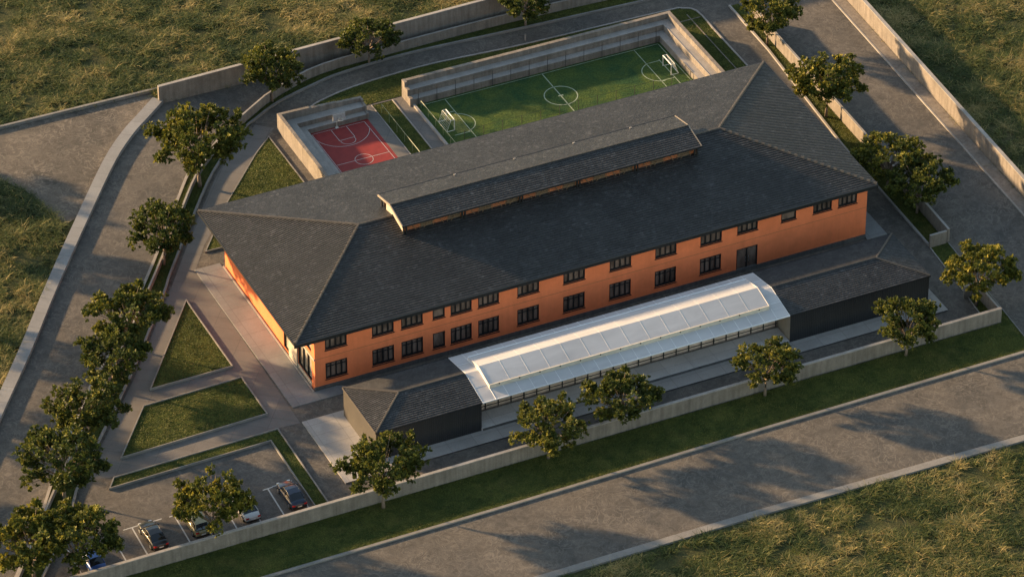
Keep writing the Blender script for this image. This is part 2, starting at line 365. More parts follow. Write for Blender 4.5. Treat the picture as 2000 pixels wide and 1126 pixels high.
kerbed([(-22.1, -4.3), (-5.48, -3.95), (-5.6, -16.9), (-7.0, -16.9), (-6.87, -5.45), (-23.1, -5.75)], 0.24)
kerbed([(12.6, 41.3), (10.25, 39.05), (4.39, 32.4), (-0.95, 25.25), (12.7, 25.1)], 0.16)
flat_lawn([(-60, -18.0), (64.1, -18.0), (64.1, -3.72), (65.9, -3.72), (65.2, -15.8), (64.9, -20.8), (64.7, -23.1), (-60, -23.4)])
SL = smooth_line([(-48, -30), (-36.4, -15.3), (-30.35, -6.76), (-26.84, -1.31), (-20.05, 8.44), (-17.14, 11.96), (-8.64, 22.61), (-0.68, 34.02), (2.76, 38.85), (5.6, 41.6), (9.6, 44.1)], 4)
SR = smooth_line([(-44.5, -30), (-32.6, -14.6), (-28.1, -8.6), (-24.5, -2.83), (-15.1, 9.2), (-7.33, 20.13), (-5.23, 23.36), (-0.16, 30.55), (5.1, 37.65), (10.57, 43.18), (12.57, 44.6), (15.9, 46.46), (20.41, 47.9), (24.1, 48.7), (31.8, 49.1), (43.3, 48.5), (60, 47.7)], 4)
SW = smooth_line([(-46.3, -30), (-36.2, -16), (-27.6, -3.9), (-18.2, 8.2), (-9.0, 20.5), (-1.75, 30.6), (3.2, 37.5), (7.6, 41.8), (11.3, 44.7), (13.0, 45.8), (15.4, 47.3), (20.3, 49.3), (22.8, 49.75), (27.5, 50.0), (44, 50.2), (60, 49.5)], 4)
def between(a, b, n, z, mat='lawn', name='lawn'):
    A = resample(a, n); B = resample(b, n); mb = MB()
    for j in range(n - 1): mb.face([(*A[j], z), (*A[j + 1], z), (*B[j + 1], z), (*B[j], z)])
    struct(name, mb, mat); LAWNS.append((A + B[::-1], z))
def clip_y(L, y0, y1): return [q for q in L if y0 <= q[1] <= y1]
swl = [q for q in SW if q[0] < 10]
between([q for q in SL if q[0] < 8.7], [q for q in SW if q[0] < 9.3], 60, 0.06)
between(SW, SR, 80, 0.05)
mb = MB(); mb.ribbon(SL, -0.28, 0.0, -0.05, 0.16); struct('kerb', mb, 'cap')
mb = MB(); mb.ribbon(SR, 0.0, 0.22, -0.05, 0.22); struct('kerb', mb, 'kerb')
IK = smooth_line([(15.6, 42.35), (18.6, 44.36), (20.8, 45.2), (24.0, 45.9), (28.2, 46.25), (33.4, 46.35), (41.9, 45.7), (50.7, 45.4), (60.1, 45.1), (61.3, 44.85), (62.5, 43.8), (62.5, 40)], 3) + [(62.5, 24)]
flat_lawn(IK + [(58.75, 24), (58.75, 42.35), (28, 42.35), (23.2, 42.35)], 0.04)
mb = MB(); mb.ribbon(IK, -0.02, 0.16, -0.05, 0.13); struct('kerb', mb, 'cap')
mb = MB(); mb.ribbon([(61.3, 43.6), (61.25, 24)], -0.05, 0.05, 0, 0.09); mb.ribbon([(60.0, 42.6), (61.2, 42.6)], -0.05, 0.05, 0, 0.09); mb.ribbon([(61.4, 42.6), (62.4, 42.6)], -0.05, 0.05, 0, 0.09)
struct('lawn_edging', mb, 'concrete')
# right tree strip
RK = [(66.3, 46.0), (66.04, 43.2), (65.83, 33.8), (65.06, 23.3), (64.5, 15.6), (64.18, 8.5), (63.9, -3.75), (63.2, -12.8), (62.95, -15), (62.8, -17.7)]
RW = [(67.25, 40), (66.95, 34), (66.85, 29), (66.5, 14), (65.95, -4.05)]
flat_lawn(RK[1:7] + [(65.8, -3.9)] + RW[::-1][1:] + [(67.2, 43.2)], 0.05)
flat_lawn([(63.95, -4.2), (63.25, -12.8), (62.95, -15), (62.85, -17.7), (64.1, -17.7), (64.1, -4.2)], 0.032)
mb = MB(); mb.ribbon(RK[1:7], -0.02, 0.18, -0.05, 0.2); struct('kerb', mb, 'cap')
mb = MB(); mb.ribbon(RK[6:], 0.0, 0.1, -0.05, 0.07); struct('kerb', mb, 'cap')
mb = MB(); mb.ribbon([(65.88, -4.3), (65.2, -15.8), (64.9, -20.8), (64.72, -22.8)], 0.0, 0.1, -0.05, 0.07); struct('kerb', mb, 'kerb')
# paved areas
mb = MB(); mb.prism([(-2.95, -1.45), (4.5, -1.45), (2.2, -0.06), (-0.3, -0.06), (-0.3, 23.0), (-2.95, 23.0)], -0.02, 0.07); mb.prism([(58.98, -0.4), (61.2, -0.4), (61.2, 22.0), (58.98, 22.0)], -0.02, 0.07); struct('pavement', mb, 'apron')
mb = MB(); mb.prism([(-3.05, -14.1), (60.38, -14.1), (60.38, -3.9), (-3.05, -3.9)], -0.02, 0.12); struct('pavement', mb, 'pad')
mb = MB(); mb.box(-3.0, 60.3, -14.13, -14.103, -0.02, 0.115); struct('riser_shade', mb, 'plinth')  # dark strip painting shade on the slab edge
mb = MB(); mb.prism([(11.6, -12.34), (43.98, -12.34), (43.98, -9.2), (11.6, -9.2)], 0.07, 0.40); struct('terrace', mb, 'terrace')
mb = MB(); mb.box(11.7, 43.9, -12.37, -12.343, 0.12, 0.37); struct('riser_shade', mb, 'plinth')  # dark strip painting shade on the terrace step
sheet('path', [(-23.6, -3.6), (-22.3, -4.0), (-5.3, -3.7), (-3.2, -3.9), (-2.9, 22.9), (-0.5, 26.5), (12.6, 41.6), (13.7, 42.5), (12.2, 43.9), (5.4, 37.5), (0.2, 30.4), (-7.0, 20), (-14.8, 9.1), (-24.2, -2.9)], 0.0, 'path')
sheet('car_park', [(-33.5, -17.7), (-6.9, -17.7), (-6.9, -5.6), (-23.1, -5.9), (-24.6, -3.3), (-31, -13)], -0.001, 'court_asphalt')
mb = MB(); mb.prism([(22.95, 24), (24.3, 24), (24.3, 42.2), (22.95, 42.2)], -0.02, 0.05); mb.prism([(26.68, 24), (28.1, 24), (28.1, 42.2), (26.68, 42.2)], -0.02, 0.05); mb.prism([(24.31, 42.05), (26.67, 42.05), (26.67, 42.2), (24.31, 42.2)], -0.02, 0.05)
struct('path', mb, 'path')
flat_lawn([(24.3, 24), (26.62, 24), (26.62, 42.0), (24.3, 42.0)], 0.02)
mb = MB(); mb.box(26.6, 26.7, 24, 42.05, -0.02, 0.14); mb.box(24.28, 24.36, 24, 42.05, -0.02, 0.1); struct('kerb', mb, 'cap')
mb = MB(); mb.ribbon([(28.1, 40.1), (28.25, 24)], -0.02, 0.22, -0.02, 0.3); struct('kerb', mb, 'cap')

# ------------------------------------------------------------------ football pitch
sheet('football_pitch', [(28.2, 24.2), (56.36, 24.2), (56.36, 40.2), (28.2, 40.2)], 0.03, 'turf')
def pl_line(mb, pts, wd=0.085, z=0.034): 
    A = offset_line(pts, wd / 2); B = offset_line(pts, -wd / 2)
    for j in range(len(pts) - 1): mb.face([(*A[j], z), (*A[j + 1], z), (*B[j + 1], z), (*B[j], z)])
def arc(cx, cy, r, a0, a1, n=28): return [(cx + r * math.cos(R(a0 + (a1 - a0) * i / n)), cy + r * math.sin(R(a0 + (a1 - a0) * i / n))) for i in range(n + 1)]
mb = MB()
pl_line(mb, [(28.9, 39.9), (56.05, 39.9)]); pl_line(mb, [(56.05, 39.8), (56.1, 31.05)]); pl_line(mb, [(28.95, 31.0), (56.1, 31.0)])
pl_line(mb, [(42.65, 39.85), (42.68, 31.05)], 0.11); pl_line(mb, arc(42.68, 35.45, 1.72, 0, 360, 40), 0.11); pl_line(mb, [(42.4, 35.46), (42.95, 35.44)], 0.2, 0.038)
pl_line(mb, [(31.6, 39.85), (31.65, 31.05)]); pl_line(mb, [(53.25, 39.85), (53.26, 31.05)])
pl_line(mb, arc(31.0, 35.3, 1.75, -78, 78), 0.09); pl_line(mb, arc(53.9, 35.2, 1.85, 100, 262), 0.09)
pl_line(mb, [(30.1, 37.5), (31.54, 37.5)], 0.09); pl_line(mb, [(29.8, 33.45), (31.54, 33.45)], 0.09); pl_line(mb, [(53.32, 37.0), (54.75, 37.0)], 0.09); pl_line(mb, [(53.32, 33.5), (54.75, 33.5)], 0.09)
pl_line(mb, [(54.8, 37.2), (54.83, 31.05)], 0.09)
struct('pitch_lines', mb, 'pline')
gm = lawn_mat('worn_goalmouth', (0.13, 0.15, 0.045), (0.17, 0.18, 0.06), (0.18, 0.18, 0.07), 1.2); M['worn'] = gm
sheet('goalmouth', [(30.2, 33.7), (31.5, 33.6), (31.52, 36.9), (30.4, 37.2)], 0.0335, 'worn')

stand = empty('football_stand', 'long stepped concrete stand wrapping the back and right side of the green football pitch', 'stand')
mb = MB()
mb.prism([(28.0, 40.17), (56.34, 40.17), (56.34, 24.5), (57.15, 24.5), (57.15, 40.95), (28.0, 40.95)], -0.02, 0.8, 'concrete', 'cap')  # tops coloured lighter to paint in the light on the treads
mb.prism([(28.0, 40.95), (57.15, 40.95), (57.15, 24.5), (58.08, 24.5), (58.08, 41.78), (28.0, 41.78)], -0.02, 1.5, 'concrete', 'cap')
mb.build('tier', None, stand)
mb = MB(); mb.prism([(27.88, 41.78), (58.08, 41.78), (58.08, 24.5), (58.5, 24.5), (58.5, 42.18), (27.88, 42.18)], -0.02, 2.15); mb.build('parapet', 'concrete', stand)
mb = MB(); mb.box(27.8, 28.12, 40.12, 40.78, -0.02, 0.98); mb.box(27.8, 28.12, 40.78, 41.5, -0.02, 1.66); mb.box(27.8, 28.12, 41.5, 42.2, -0.02, 2.17); mb.build('end_wall', 'concrete', stand)
mb = MB(); mb.box(28.3, 56.3, 40.3, 40.38, 0.8, 0.84); mb.box(57.16, 57.24, 24.5, 40.9, 1.5, 1.5 + 0.04); mb.build('edge_strip', 'cap', stand)

def goal(x, d, y0, y1, label):
    g = empty('football_goal', label, 'goal', 'white goals on the pitch', (x, (y0 + y1) / 2, 0))
    L = lambda p: (p[0] - x, p[1] - (y0 + y1) / 2, p[2])
    h = 1.3; b = x - d * 0.85; t = x - d * 0.4
    mb = MB(); mb.tube([L((x, y0, 0)), L((x, y0, h)), L((x, y1, h)), L((x, y1, 0))], 0.055); mb.build('goal_frame', 'white_steel', g)
    mb = MB()
    for y in (y0, y1): mb.tube([L((x, y, h)), L((t, y, h)), L((b, y, 0.03)), L((x, y, 0.03))], 0.035, 5)
    mb.tube([L((b, y0, 0.03)), L((b, y1, 0.03))], 0.035, 5); mb.tube([L((t, y0, h)), L((t, y1, h))], 0.03, 5); mb.build('back_stay', 'white_steel', g)
    mb = MB(); n = 9
    for i in range(1, n): 
        y = y0 + (y1 - y0) * i / n; mb.tube([L((x, y, h)), L((t, y, h)), L((b, y, 0.03))], 0.009, 3)
    for i in range(1, 6):
        f = i / 6; mb.tube([L((t + (b - t) * f, y0, h * (1 - f))), L((t + (b - t) * f, y1, h * (1 - f)))], 0.009, 3)
    mb.build('net', 'white_steel', g)
goal(30.15, 1, 34.35, 36.4, 'white football goal on the end of the pitch nearer the red basketball court')
goal(54.65, -1, 34.05, 35.95, 'white football goal below the sunlit concrete steps at the pitch end')
def post_fence(name, label, cat, pts, h, step, rp, mat, rails, group=None, postkind='post'):
    f = empty(name, label, cat, group, (pts[0][0], pts[0][1], 0)); ox, oy = pts[0]
    tot = sum(math.dist(pts[i], pts[i + 1]) for i in range(len(pts) - 1)); n = max(2, int(tot / step) + 1)
    for q in resample(pts, n):
        mb = MB(); mb.tube([(q[0] - ox, q[1] - oy, 0), (q[0] - ox, q[1] - oy, h)], rp, 5); mb.build(postkind, mat, f)
    mb = MB()
    for z, r in rails: mb.tube([(q[0] - ox, q[1] - oy, z) for q in pts], r, 4)
    mb.build('rail', mat, f)
post_fence('ball_fence', 'tall dark post fence along the foot of the back stand steps', 'fence', [(28.7, 40.06), (55.9, 40.06)], 1.95, 1.95, 0.03, 'fence', [(1.93, 0.012)])
post_fence('ball_fence', 'thin dark fence between the pitch and the orange building roof', 'fence', [(30, 31.55), (55.6, 31.55)], 1.75, 2.1, 0.03, 'fence', [(1.73, 0.015), (0.9, 0.012)])
post_fence('touchline_rail', 'low olive rail along the pitch end beside the concrete path', 'railing', [(28.7, 39.4), (28.8, 25)], 0.95, 1.75, 0.03, 'rail', [(0.93, 0.035)])
post_fence('lawn_rail', 'slim pale rail across the narrow lawn between the two sports courts', 'railing', [(24.7, 40.3), (24.7, 25)], 1.15, 1.9, 0.026, 'rail', [(1.13, 0.03)])

# ------------------------------------------------------------------ basketball court
sheet('basketball_court', [(16.3, 24.2), (22.95, 24.2), (22.95, 40.0), (16.3, 40.0)], 0.04, 'red')
mb = MB(); Z = 0.044
def cl(p, wd=0.055): pl_line(mb, p, wd, Z)
cl([(16.68, 39.72), (22.5, 39.66)]); cl([(16.68, 39.66), (16.75, 27.3)]); cl([(22.46, 39.6), (22.68, 27.3)]); cl([(16.8, 33.58), (22.5, 33.58)])
cl(arc(19.72, 33.45, 0.92, 0, 360, 36)); cl([(18.76, 39.65), (18.79, 37.5), (20.5, 37.55), (20.46, 39.62)])
cl([(20.5 - 0.1, 37.45)] + arc(19.64, 37.35, 0.8, 0, -180, 18)[1:]); cl(arc(19.62, 39.3, 3.0, -168, -14, 30))
struct('court_lines', mb, 'line')
bs = empty('basketball_stand', 'walled concrete steps around the back and left of the red basketball court', 'stand')
mb = MB()
mb.prism([(15.45, 24.2), (16.3, 24.2), (16.3, 39.97), (22.9, 39.97), (22.9, 40.65), (15.45, 40.65)], -0.02, 0.6, 'concrete', 'cap')  # lighter tread colour stands for light on the steps
mb.prism([(14.2, 24.2), (15.45, 24.2), (15.45, 40.65), (22.9, 40.65), (22.9, 41.65), (14.2, 41.65)], -0.02, 1.15, 'concrete', 'cap'); mb.build('tier', None, bs)
mb = MB(); mb.box(13.85, 14.2, 24.2, 42.0, -0.02, 2.05)
pts = [(14.2, 41.83), (17.3, 41.83), (17.5, 41.83), (20.2, 41.83), (20.4, 41.83), (23.1, 41.83)]
mb.ribbon(pts, -0.17, 0.17, -0.02, [2.045, 1.98, 1.88, 1.78, 1.7, 1.58]); mb.build('parapet', 'concrete', bs)
mb = MB(); mb.box(22.9, 23.12, 39.9, 40.5, -0.02, 0.72); mb.box(22.9, 23.12, 40.5, 41.3, -0.02, 1.3); mb.box(22.9, 23.12, 41.3, 41.66, -0.02, 1.56); mb.build('end_wall', 'concrete', bs)
hp = empty('basketball_hoop', 'white backboard basketball hoop on a single post at the back of the red court', 'basketball hoop', None, (19.48, 39.78, 0.04))
mb = MB(); mb.tube([(0, 0, 0), (0, 0, 1.0), (0.1, -0.32, 1.3)], 0.06, 8); mb.build('post', 'white_steel', hp)
mb = MB(); mb.box(-0.16, 0.16, -0.12, 0.12, 0, 0.08); mb.build('base_plate', 'white_steel', hp)
mb = MB(); mb.box(-0.58, 0.78, -0.4, -0.34, 1.15, 1.95); bb = mb.build('backboard', 'line', hp)
mb = MB(); mb.tube([(0.1, -0.41, 1.42), (0.1, -0.5, 1.42)] , 0.05, 5); mb.tube([(0.1 + 0.26 * math.cos(a), -0.74 + 0.26 * math.sin(a), 1.42) for a in [i * math.pi / 10 for i in range(21)]], 0.028, 5); mb.build('rim', 'beige_beam', hp)
mb = MB(); mb.box(-0.12, 0.32, -0.405, -0.4, 1.38, 1.40, 'fence'); mb.box(-0.12, 0.32, -0.405, -0.4, 1.66, 1.68, 'fence'); mb.box(-0.14, -0.12, -0.405, -0.4, 1.38, 1.68, 'fence'); mb.box(0.32, 0.34, -0.405, -0.4, 1.38, 1.68, 'fence')
mb.build('target_mark', None, bb)

# ------------------------------------------------------------------ boundary walls
def wall(label, pts, o0, o1, h, z0=-0.05, cap=0.05, coping=True, caph=0.08, mat='concrete'):
    t = empty('boundary_wall', label, 'wall')
    zs = h if isinstance(h, list) else [h] * len(pts)
    mb = MB(); mb.ribbon(pts, o0, o1, z0, [z - caph for z in zs]); mb.build('wall_body', mat, t)
    if coping:
        mb = MB(); lo = [z - caph for z in zs]
        a = offset_line(pts, o0 - cap); b = offset_line(pts, o1 + cap)
        for j in range(len(pts) - 1):
            A = [(*a[j], lo[j]), (*a[j + 1], lo[j + 1]), (*b[j + 1], lo[j + 1]), (*b[j], lo[j])]; B = [(p[0], p[1], p[2] + caph) for p in A]
            mb.face(A[::-1]); mb.face(B)
            for e in (0, 2): mb.face([A[e], A[(e + 1) % 4], B[(e + 1) % 4], B[e]])
            if j == 0: mb.face([A[3], A[0], B[0], B[3]])
            if j == len(pts) - 2: mb.face([A[1], A[2], B[2], B[1]])
        mb.build('coping', 'cap', t)
    return t
wall('long low concrete wall along the front grass verge, behind the row of trees', [(-36, -18.05), (0, -18.0), (30, -17.85), (64.1, -17.85)], -0.02, 0.3, 1.62, cap=0.0)
wall('tall pale concrete wall along the outer road, with dark field grass beyond', [(76.5 + 0.035 * y, y) for y in (-20, 0, 20, 40, 62)], -0.4, 0.0, 2.15, cap=0.0)
bw = resample([(4.75, 51.55), (60, 50.75), (72, 50.6)], 16)
wall('long brown concrete retaining wall below the tall grass field at the back', bw, 0.0, 0.35, [2.1 + 0.025 * (q[0] - 4.8) for q in bw], cap=0.0)
SWR = resample(SW, 70)
wall('slim curved concrete wall winding through the tree strip beside the left drive', SWR, -0.09, 0.09, [0.7 if q[0] < 5 else min(1.2, 0.7 + 0.08 * (q[0] - 5)) for q in SWR], cap=0.0, caph=0.05)
wall('thin concrete wall between the right tree strip and the outer road', RW, -0.04, 0.2, 1.55, cap=0.0, caph=0.06)
wall('short concrete wall closing the near end of the right tree strip', [(63.85, -4.16), (65.72, -4.16)], -0.1, 0.12, 1.5, cap=0.0, caph=0.06)
wall('short return wall at the right end of the front verge wall', [(64.02, -17.5), (64.15, -13.2)], -0.1, 0.12, 1.5, cap=0.0, caph=0.06)
wall('small concrete cross wall behind the tree at the right end of the verge', [(62.75, -12.9), (64.0, -12.9)], -0.1, 0.12, 1.45, cap=0.0, caph=0.06)

# ------------------------------------------------------------------ main building
LX, WY, HE, HR, OL, OR_, OF, OB = 58.93, 22.3, 6.43, 8.9, 2.07, 0.82, 0.34, 1.28
bld = empty('school_building', 'long orange two storey building with a dark hipped tile roof', 'building')
def holed_wall(axis, c, a0, a1, z0, z1, holes, depth, mat, name, parent, flip=1):
    xs = sorted({a0, a1, *[h[0] for h in holes], *[h[1] for h in holes]}); zs = sorted({z0, z1, *[h[2] for h in holes], *[h[3] for h in holes]})
    P = (lambda u, z, d: (u, c + d * flip, z)) if axis == 'y' else (lambda u, z, d: (c + d * flip, u, z))
    mb = MB()
    for i in range(len(xs) - 1):
        for j in range(len(zs) - 1):
            mx, mz = (xs[i] + xs[i + 1]) / 2, (zs[j] + zs[j + 1]) / 2
            if any(h[0] < mx < h[1] and h[2] < mz < h[3] for h in holes): continue
            mb.face([P(xs[i], zs[j], 0), P(xs[i + 1], zs[j], 0), P(xs[i + 1], zs[j + 1], 0), P(xs[i], zs[j + 1], 0)])
    for h in holes:
        for q in (((h[0], h[2]), (h[1], h[2])), ((h[0], h[3]), (h[1], h[3])), ((h[0], h[2]), (h[0], h[3])), ((h[1], h[2]), (h[1], h[3]))):
            mb.face([P(*q[0], 0), P(*q[1], 0), P(*q[1], depth), P(*q[0], depth)])
    return mb.build(name, mat, parent)
wide = [(1.10, 3.33), (5.92, 8.17), (8.93, 11.18), (14.06, 16.27), (16.94, 19.13), (21.06, 23.36), (25.92, 28.22), (30.85, 33.16), (35.74, 38.03), (40.62, 42.94)]
wins = []
for a, b in wide: wins += [(a, b, 1.08, 2.96, 4), (a, b, 4.46, 6.1, 4)]
wins += [(12.2, 13.47, 1.1, 2.92, 1), (12.2, 13.47, 4.56, 6.05, 1), (44.62, 46.86, 4.66, 6.12, 4), (49.42, 51.07, 4.66, 6.1, 1), (52.94, 55.02, 4.6, 6.12, 4), (55.72, 57.8, 4.56, 6.12, 4)]
door = (44.62, 46.93, 0.32, 2.86)
holed_wall('y', 0.0, 0.0, LX, 0.42, HE, [w_[:4] for w_ in wins] + [door], 0.2, 'orange', 'front_wall', bld)
def window(a, b, z0, z1, n, parent, ydir=1):
    mb = MB(); y0, y1 = 0.04, 0.16; t = 0.11
    mb.box(a, b, y0, y1, z0, z0 + 0.19); mb.box(a, b, y0, y1, z1 - t, z1); mb.box(a, a + t, y0, y1, z0 + 0.19, z1 - t); mb.box(b - t, b, y0, y1, z0 + 0.19, z1 - t)
    for k in range(1, n):
        x = a + (b - a) * k / n; mb.box(x - 0.06, x + 0.06, y0 + 0.01, y1 - 0.01, z0 + 0.19, z1 - t)
    if n > 1: mb.box(a + t, b - t, y0 + 0.03, y1 - 0.03, z1 - 0.52, z1 - 0.46)
    f = mb.build('window', 'frame', parent)
    mb = MB(); mb.face([(a, 0.17, z0), (b, 0.17, z0), (b, 0.17, z1), (a, 0.17, z1)]); mb.build('pane', 'glass', f)
    mb = MB(); mb.box(a - 0.06, b + 0.06, -0.07, 0.035, z0 - 0.07, z0 - 0.005); mb.build('sill', 'frame', f)
for w_ in wins: window(*w_, bld)
mb = MB(); a, b, z0, z1 = door; t = 0.1
mb.box(a, b, 0.03, 0.14, z1 - t, z1); mb.box(a, a + t, 0.03, 0.14, z0, z1 - t); mb.box(b - t, b, 0.03, 0.14, z0, z1 - t); mb.box((a + b) / 2 - 0.05, (a + b) / 2 + 0.05, 0.04, 0.13, z0, z1 - t)
d = mb.build('door', 'frame', bld)
mb = MB(); mb.face([(a, 0.15, z0), (b, 0.15, z0), (b, 0.15, z1), (a, 0.15, z1)]); mb.build('pane', 'glass', d)
for sx in (-0.17, 0.17):
    mb = MB(); xx = (a + b) / 2 + sx; mb.tube([(xx, 0.03, 1.2), (xx, -0.05, 1.22), (xx, -0.05, 1.75), (xx, 0.03, 1.77)], 0.028, 5); mb.build('handle', 'rim', d)
mb = MB(); mb.box(-0.03, LX + 0.03, -0.05, 0.18, -0.02, 0.46); mb.build('plinth', 'plinth', bld)
mb = MB(); mb.box(0.02, LX - 0.02, -0.006, 0.05, 3.66, 3.70); mb.build('floor_joint', 'orange_dark', bld)
mb = MB(); mb.face([(LX, 0, -0.02), (LX, WY, -0.02), (LX, WY, HE), (LX, 0, HE)]); mb.face([(0, WY, -0.02), (LX, WY, -0.02), (LX, WY, HE), (0, WY, HE)]); mb.build('rear_wall', 'plinth', bld)
# left facade (x = 0): glazed entrance near the corner
glz = [(0.78, 4.05, 0.6, 3.4), (0.78, 4.05, 4.05, 6.0), (6.15, 7.6, 0.22, 6.0)]
holed_wall('x', 0.0, 0.0, WY, -0.02, HE, glz, 0.25, 'orange', 'end_wall', bld)
mb = MB(); mb.box(-0.12, -0.004, 4.1, 6.1, 0.0, HE - 0.02); mb.build('pilaster', 'cream', bld)
mb = MB(); mb.box(-0.03, -0.004, 0.8, 4.09, 0.0, 0.6); mb.build('base_panel', 'cream', bld)
mb = MB(); mb.box(-0.09, -0.003, 0.0, 4.09, 3.55, 3.78); mb.build('string_course', 'cream', bld)
mb = MB(); mb.box(-0.28, -0.125, -0.1, WY, -0.02, 0.16); mb.build('base_kerb', 'cap', bld)
for (a, b, z0, z1), n in zip(glz, (3, 3, 1)):
    mb = MB(); t = 0.08; x0, x1 = 0.05, 0.2
    mb.box(x0, x1, a, b, z0, z0 + t); mb.box(x0, x1, a, b, z1 - t, z1); mb.box(x0, x1, a, a + t, z0 + t, z1 - t); mb.box(x0, x1, b - t, b, z0 + t, z1 - t)
    for k in range(1, n): y = a + (b - a) * k / n; mb.box(x0 + 0.01, x1 - 0.01, y - 0.045, y + 0.045, z0 + t, z1 - t)
    f = mb.build('window', 'frame', bld)
    mb = MB(); mb.face([(0.21, a, z0), (0.21, b, z0), (0.21, b, z1), (0.21, a, z1)]); mb.build('pane', 'glass_tan', f)

def saw_roof(mb, y0, y1, xl, xr, zf, step, amp, up=1, mat=None):
    # strips across y on one roof plane; each strip's lower lip stands proud of the one below
    n = max(1, int(round(abs(y1 - y0) / step)))
    for k in range(n):
        a = y0 + (y1 - y0) * k / n; b = y0 + (y1 - y0) * (k + 1) / n
        A0, A1, B0, B1 = xl(a), xr(a), xl(b), xr(b)
        za = amp if up > 0 else 0.0; zb = 0.0 if up > 0 else amp
        if abs(B1 - B0) < 1e-4: mb.face([(A0, a, zf(A0, a) + za), (A1, a, zf(A1, a) + za), (B1, b, zf(B1, b) + zb)], mat)
        elif abs(A1 - A0) < 1e-4: mb.face([(A0, a, zf(A0, a) + za), (B1, b, zf(B1, b) + zb), (B0, b, zf(B0, b) + zb)], mat)
        else: mb.face([(A0, a, zf(A0, a) + za), (A1, a, zf(A1, a) + za), (B1, b, zf(B1, b) + zb), (B0, b, zf(B0, b) + zb)], mat)
        q, q0, q1 = (a, A0, A1) if up > 0 else (b, B0, B1)
        if abs(q1 - q0) > 1e-4: mb.face([(q0, q, zf(q0, q)), (q1, q, zf(q1, q)), (q1, q, zf(q1, q) + amp), (q0, q, zf(q0, q) + amp)], mat)
def hip_roof(X0, X1, Y0, Y1, XR0, XR1, ze, zr, step, amp, name, parent, mat='roof', left_hip=True, right_hip=True, backflat=None, cap=0.13):
    YR = (Y0 + Y1) / 2; D = YR - Y0
    sl = (zr - ze) / D
    fl = lambda y: X0 + (XR0 - X0) * min(1, (y - Y0) / D) if left_hip else X0
    fr = lambda y: X1 - (X1 - XR1) * min(1, (y - Y0) / D) if right_hip else X1
    bl = lambda y: X0 + (XR0 - X0) * min(1, (Y1 - y) / D) if left_hip else X0
    br = lambda y: X1 - (X1 - XR1) * min(1, (Y1 - y) / D) if right_hip else X1
    mb = MB()
    saw_roof(mb, Y0, YR, fl, fr, lambda x, y: ze + sl * (y - Y0), step, amp, 1, mat)
    if backflat: 
        mb.face([(bl(YR), YR, zr), (br(YR), YR, zr), (br(Y1), Y1, ze), (bl(Y1), Y1, ze)], backflat)
    else: saw_roof(mb, YR, Y1, bl, br, lambda x, y: ze + sl * (Y1 - y), step, amp * 0.7, -1, mat)
    if left_hip:
        s2 = (zr - ze) / (XR0 - X0); xe = lambda y: X0 + (XR0 - X0) * (1 - abs(y - YR) / D)
        saw_roof(mb, Y0, Y1, lambda y: X0, xe, lambda x, y: ze + s2 * (x - X0), step, amp, 1, mat)
    if right_hip:
        s3 = (zr - ze) / (X1 - XR1); xe2 = lambda y: X1 - (X1 - XR1) * (1 - abs(y - YR) / D)
        saw_roof(mb, Y0, Y1, xe2, lambda y: X1, lambda x, y: ze + s3 * (X1 - x), step, amp * 0.6, 1, mat)
    rf = mb.build(name, None, parent)
    mb = MB(); z = 0.03
    hips = []
    a, b = (XR0 if left_hip else X0, YR, zr + z), (XR1 if right_hip else X1, YR, zr + z); hips.append((a, b))
    if left_hip: hips += [((X0, Y0, ze + z), a), ((X0, Y1, ze + z), a)]
    if right_hip: hips += [((X1, Y0, ze + z), b), ((X1, Y1, ze + z), b)]
    return rf, hips
rf, hips = hip_roof(-OL, LX + OR_, -OF, WY + OB, 9.7, 48.47, HE, HR, 0.29, 0.065, 'roof', bld)
for a, b in hips[1:]:
    n = 24; mb = MB()
    for k in range(n):   # overlapping cap tiles up the hip
        p = Vector(a).lerp(Vector(b), k / n); q = Vector(a).lerp(Vector(b), (k + 1.12) / n if k < n - 1 else 1)
        mb.tube([p + Vector((0, 0, 0.02)), q + Vector((0, 0, -0.01))], [0.15, 0.12], 6)
    mb.build('hip_cap', 'cap_tile', rf)
mb = MB(); mb.tube([hips[0][0], hips[0][1]], 0.12, 6); mb.build('ridge_cap', 'cap_tile', rf)
mb = MB(); x0, x1, y0, y1 = -OL, LX + OR_, -OF, WY + OB
mb.box(x0 - 0.1, x1 + 0.1, y0 - 0.1, y0, HE - 0.46, HE + 0.03); mb.box(x0 - 0.1, x1 + 0.1, y1, y1 + 0.1, HE - 0.24, HE + 0.03)
mb.box(x0 - 0.1, x0, y0, y1, HE - 0.24, HE + 0.03); mb.box(x1, x1 + 0.1, y0, y1, HE - 0.24, HE + 0.03); mb.build('fascia', 'fascia', rf)
mb = MB()
mb.face([(x0, y0, HE - 0.18), (x1, y0, HE - 0.18), (x1, y1, HE - 0.18), (x0, y1, HE - 0.18)]); mb.build('soffit', 'fascia', rf)
mb = MB()
for z, r in ((0.05, 0.05),):
    mb.tube([(x0, y0 - 0.14, HE - 0.02), (x1, y0 - 0.14, HE - 0.02)], 0.07, 6)
mb.build('gutter', 'fascia', rf)
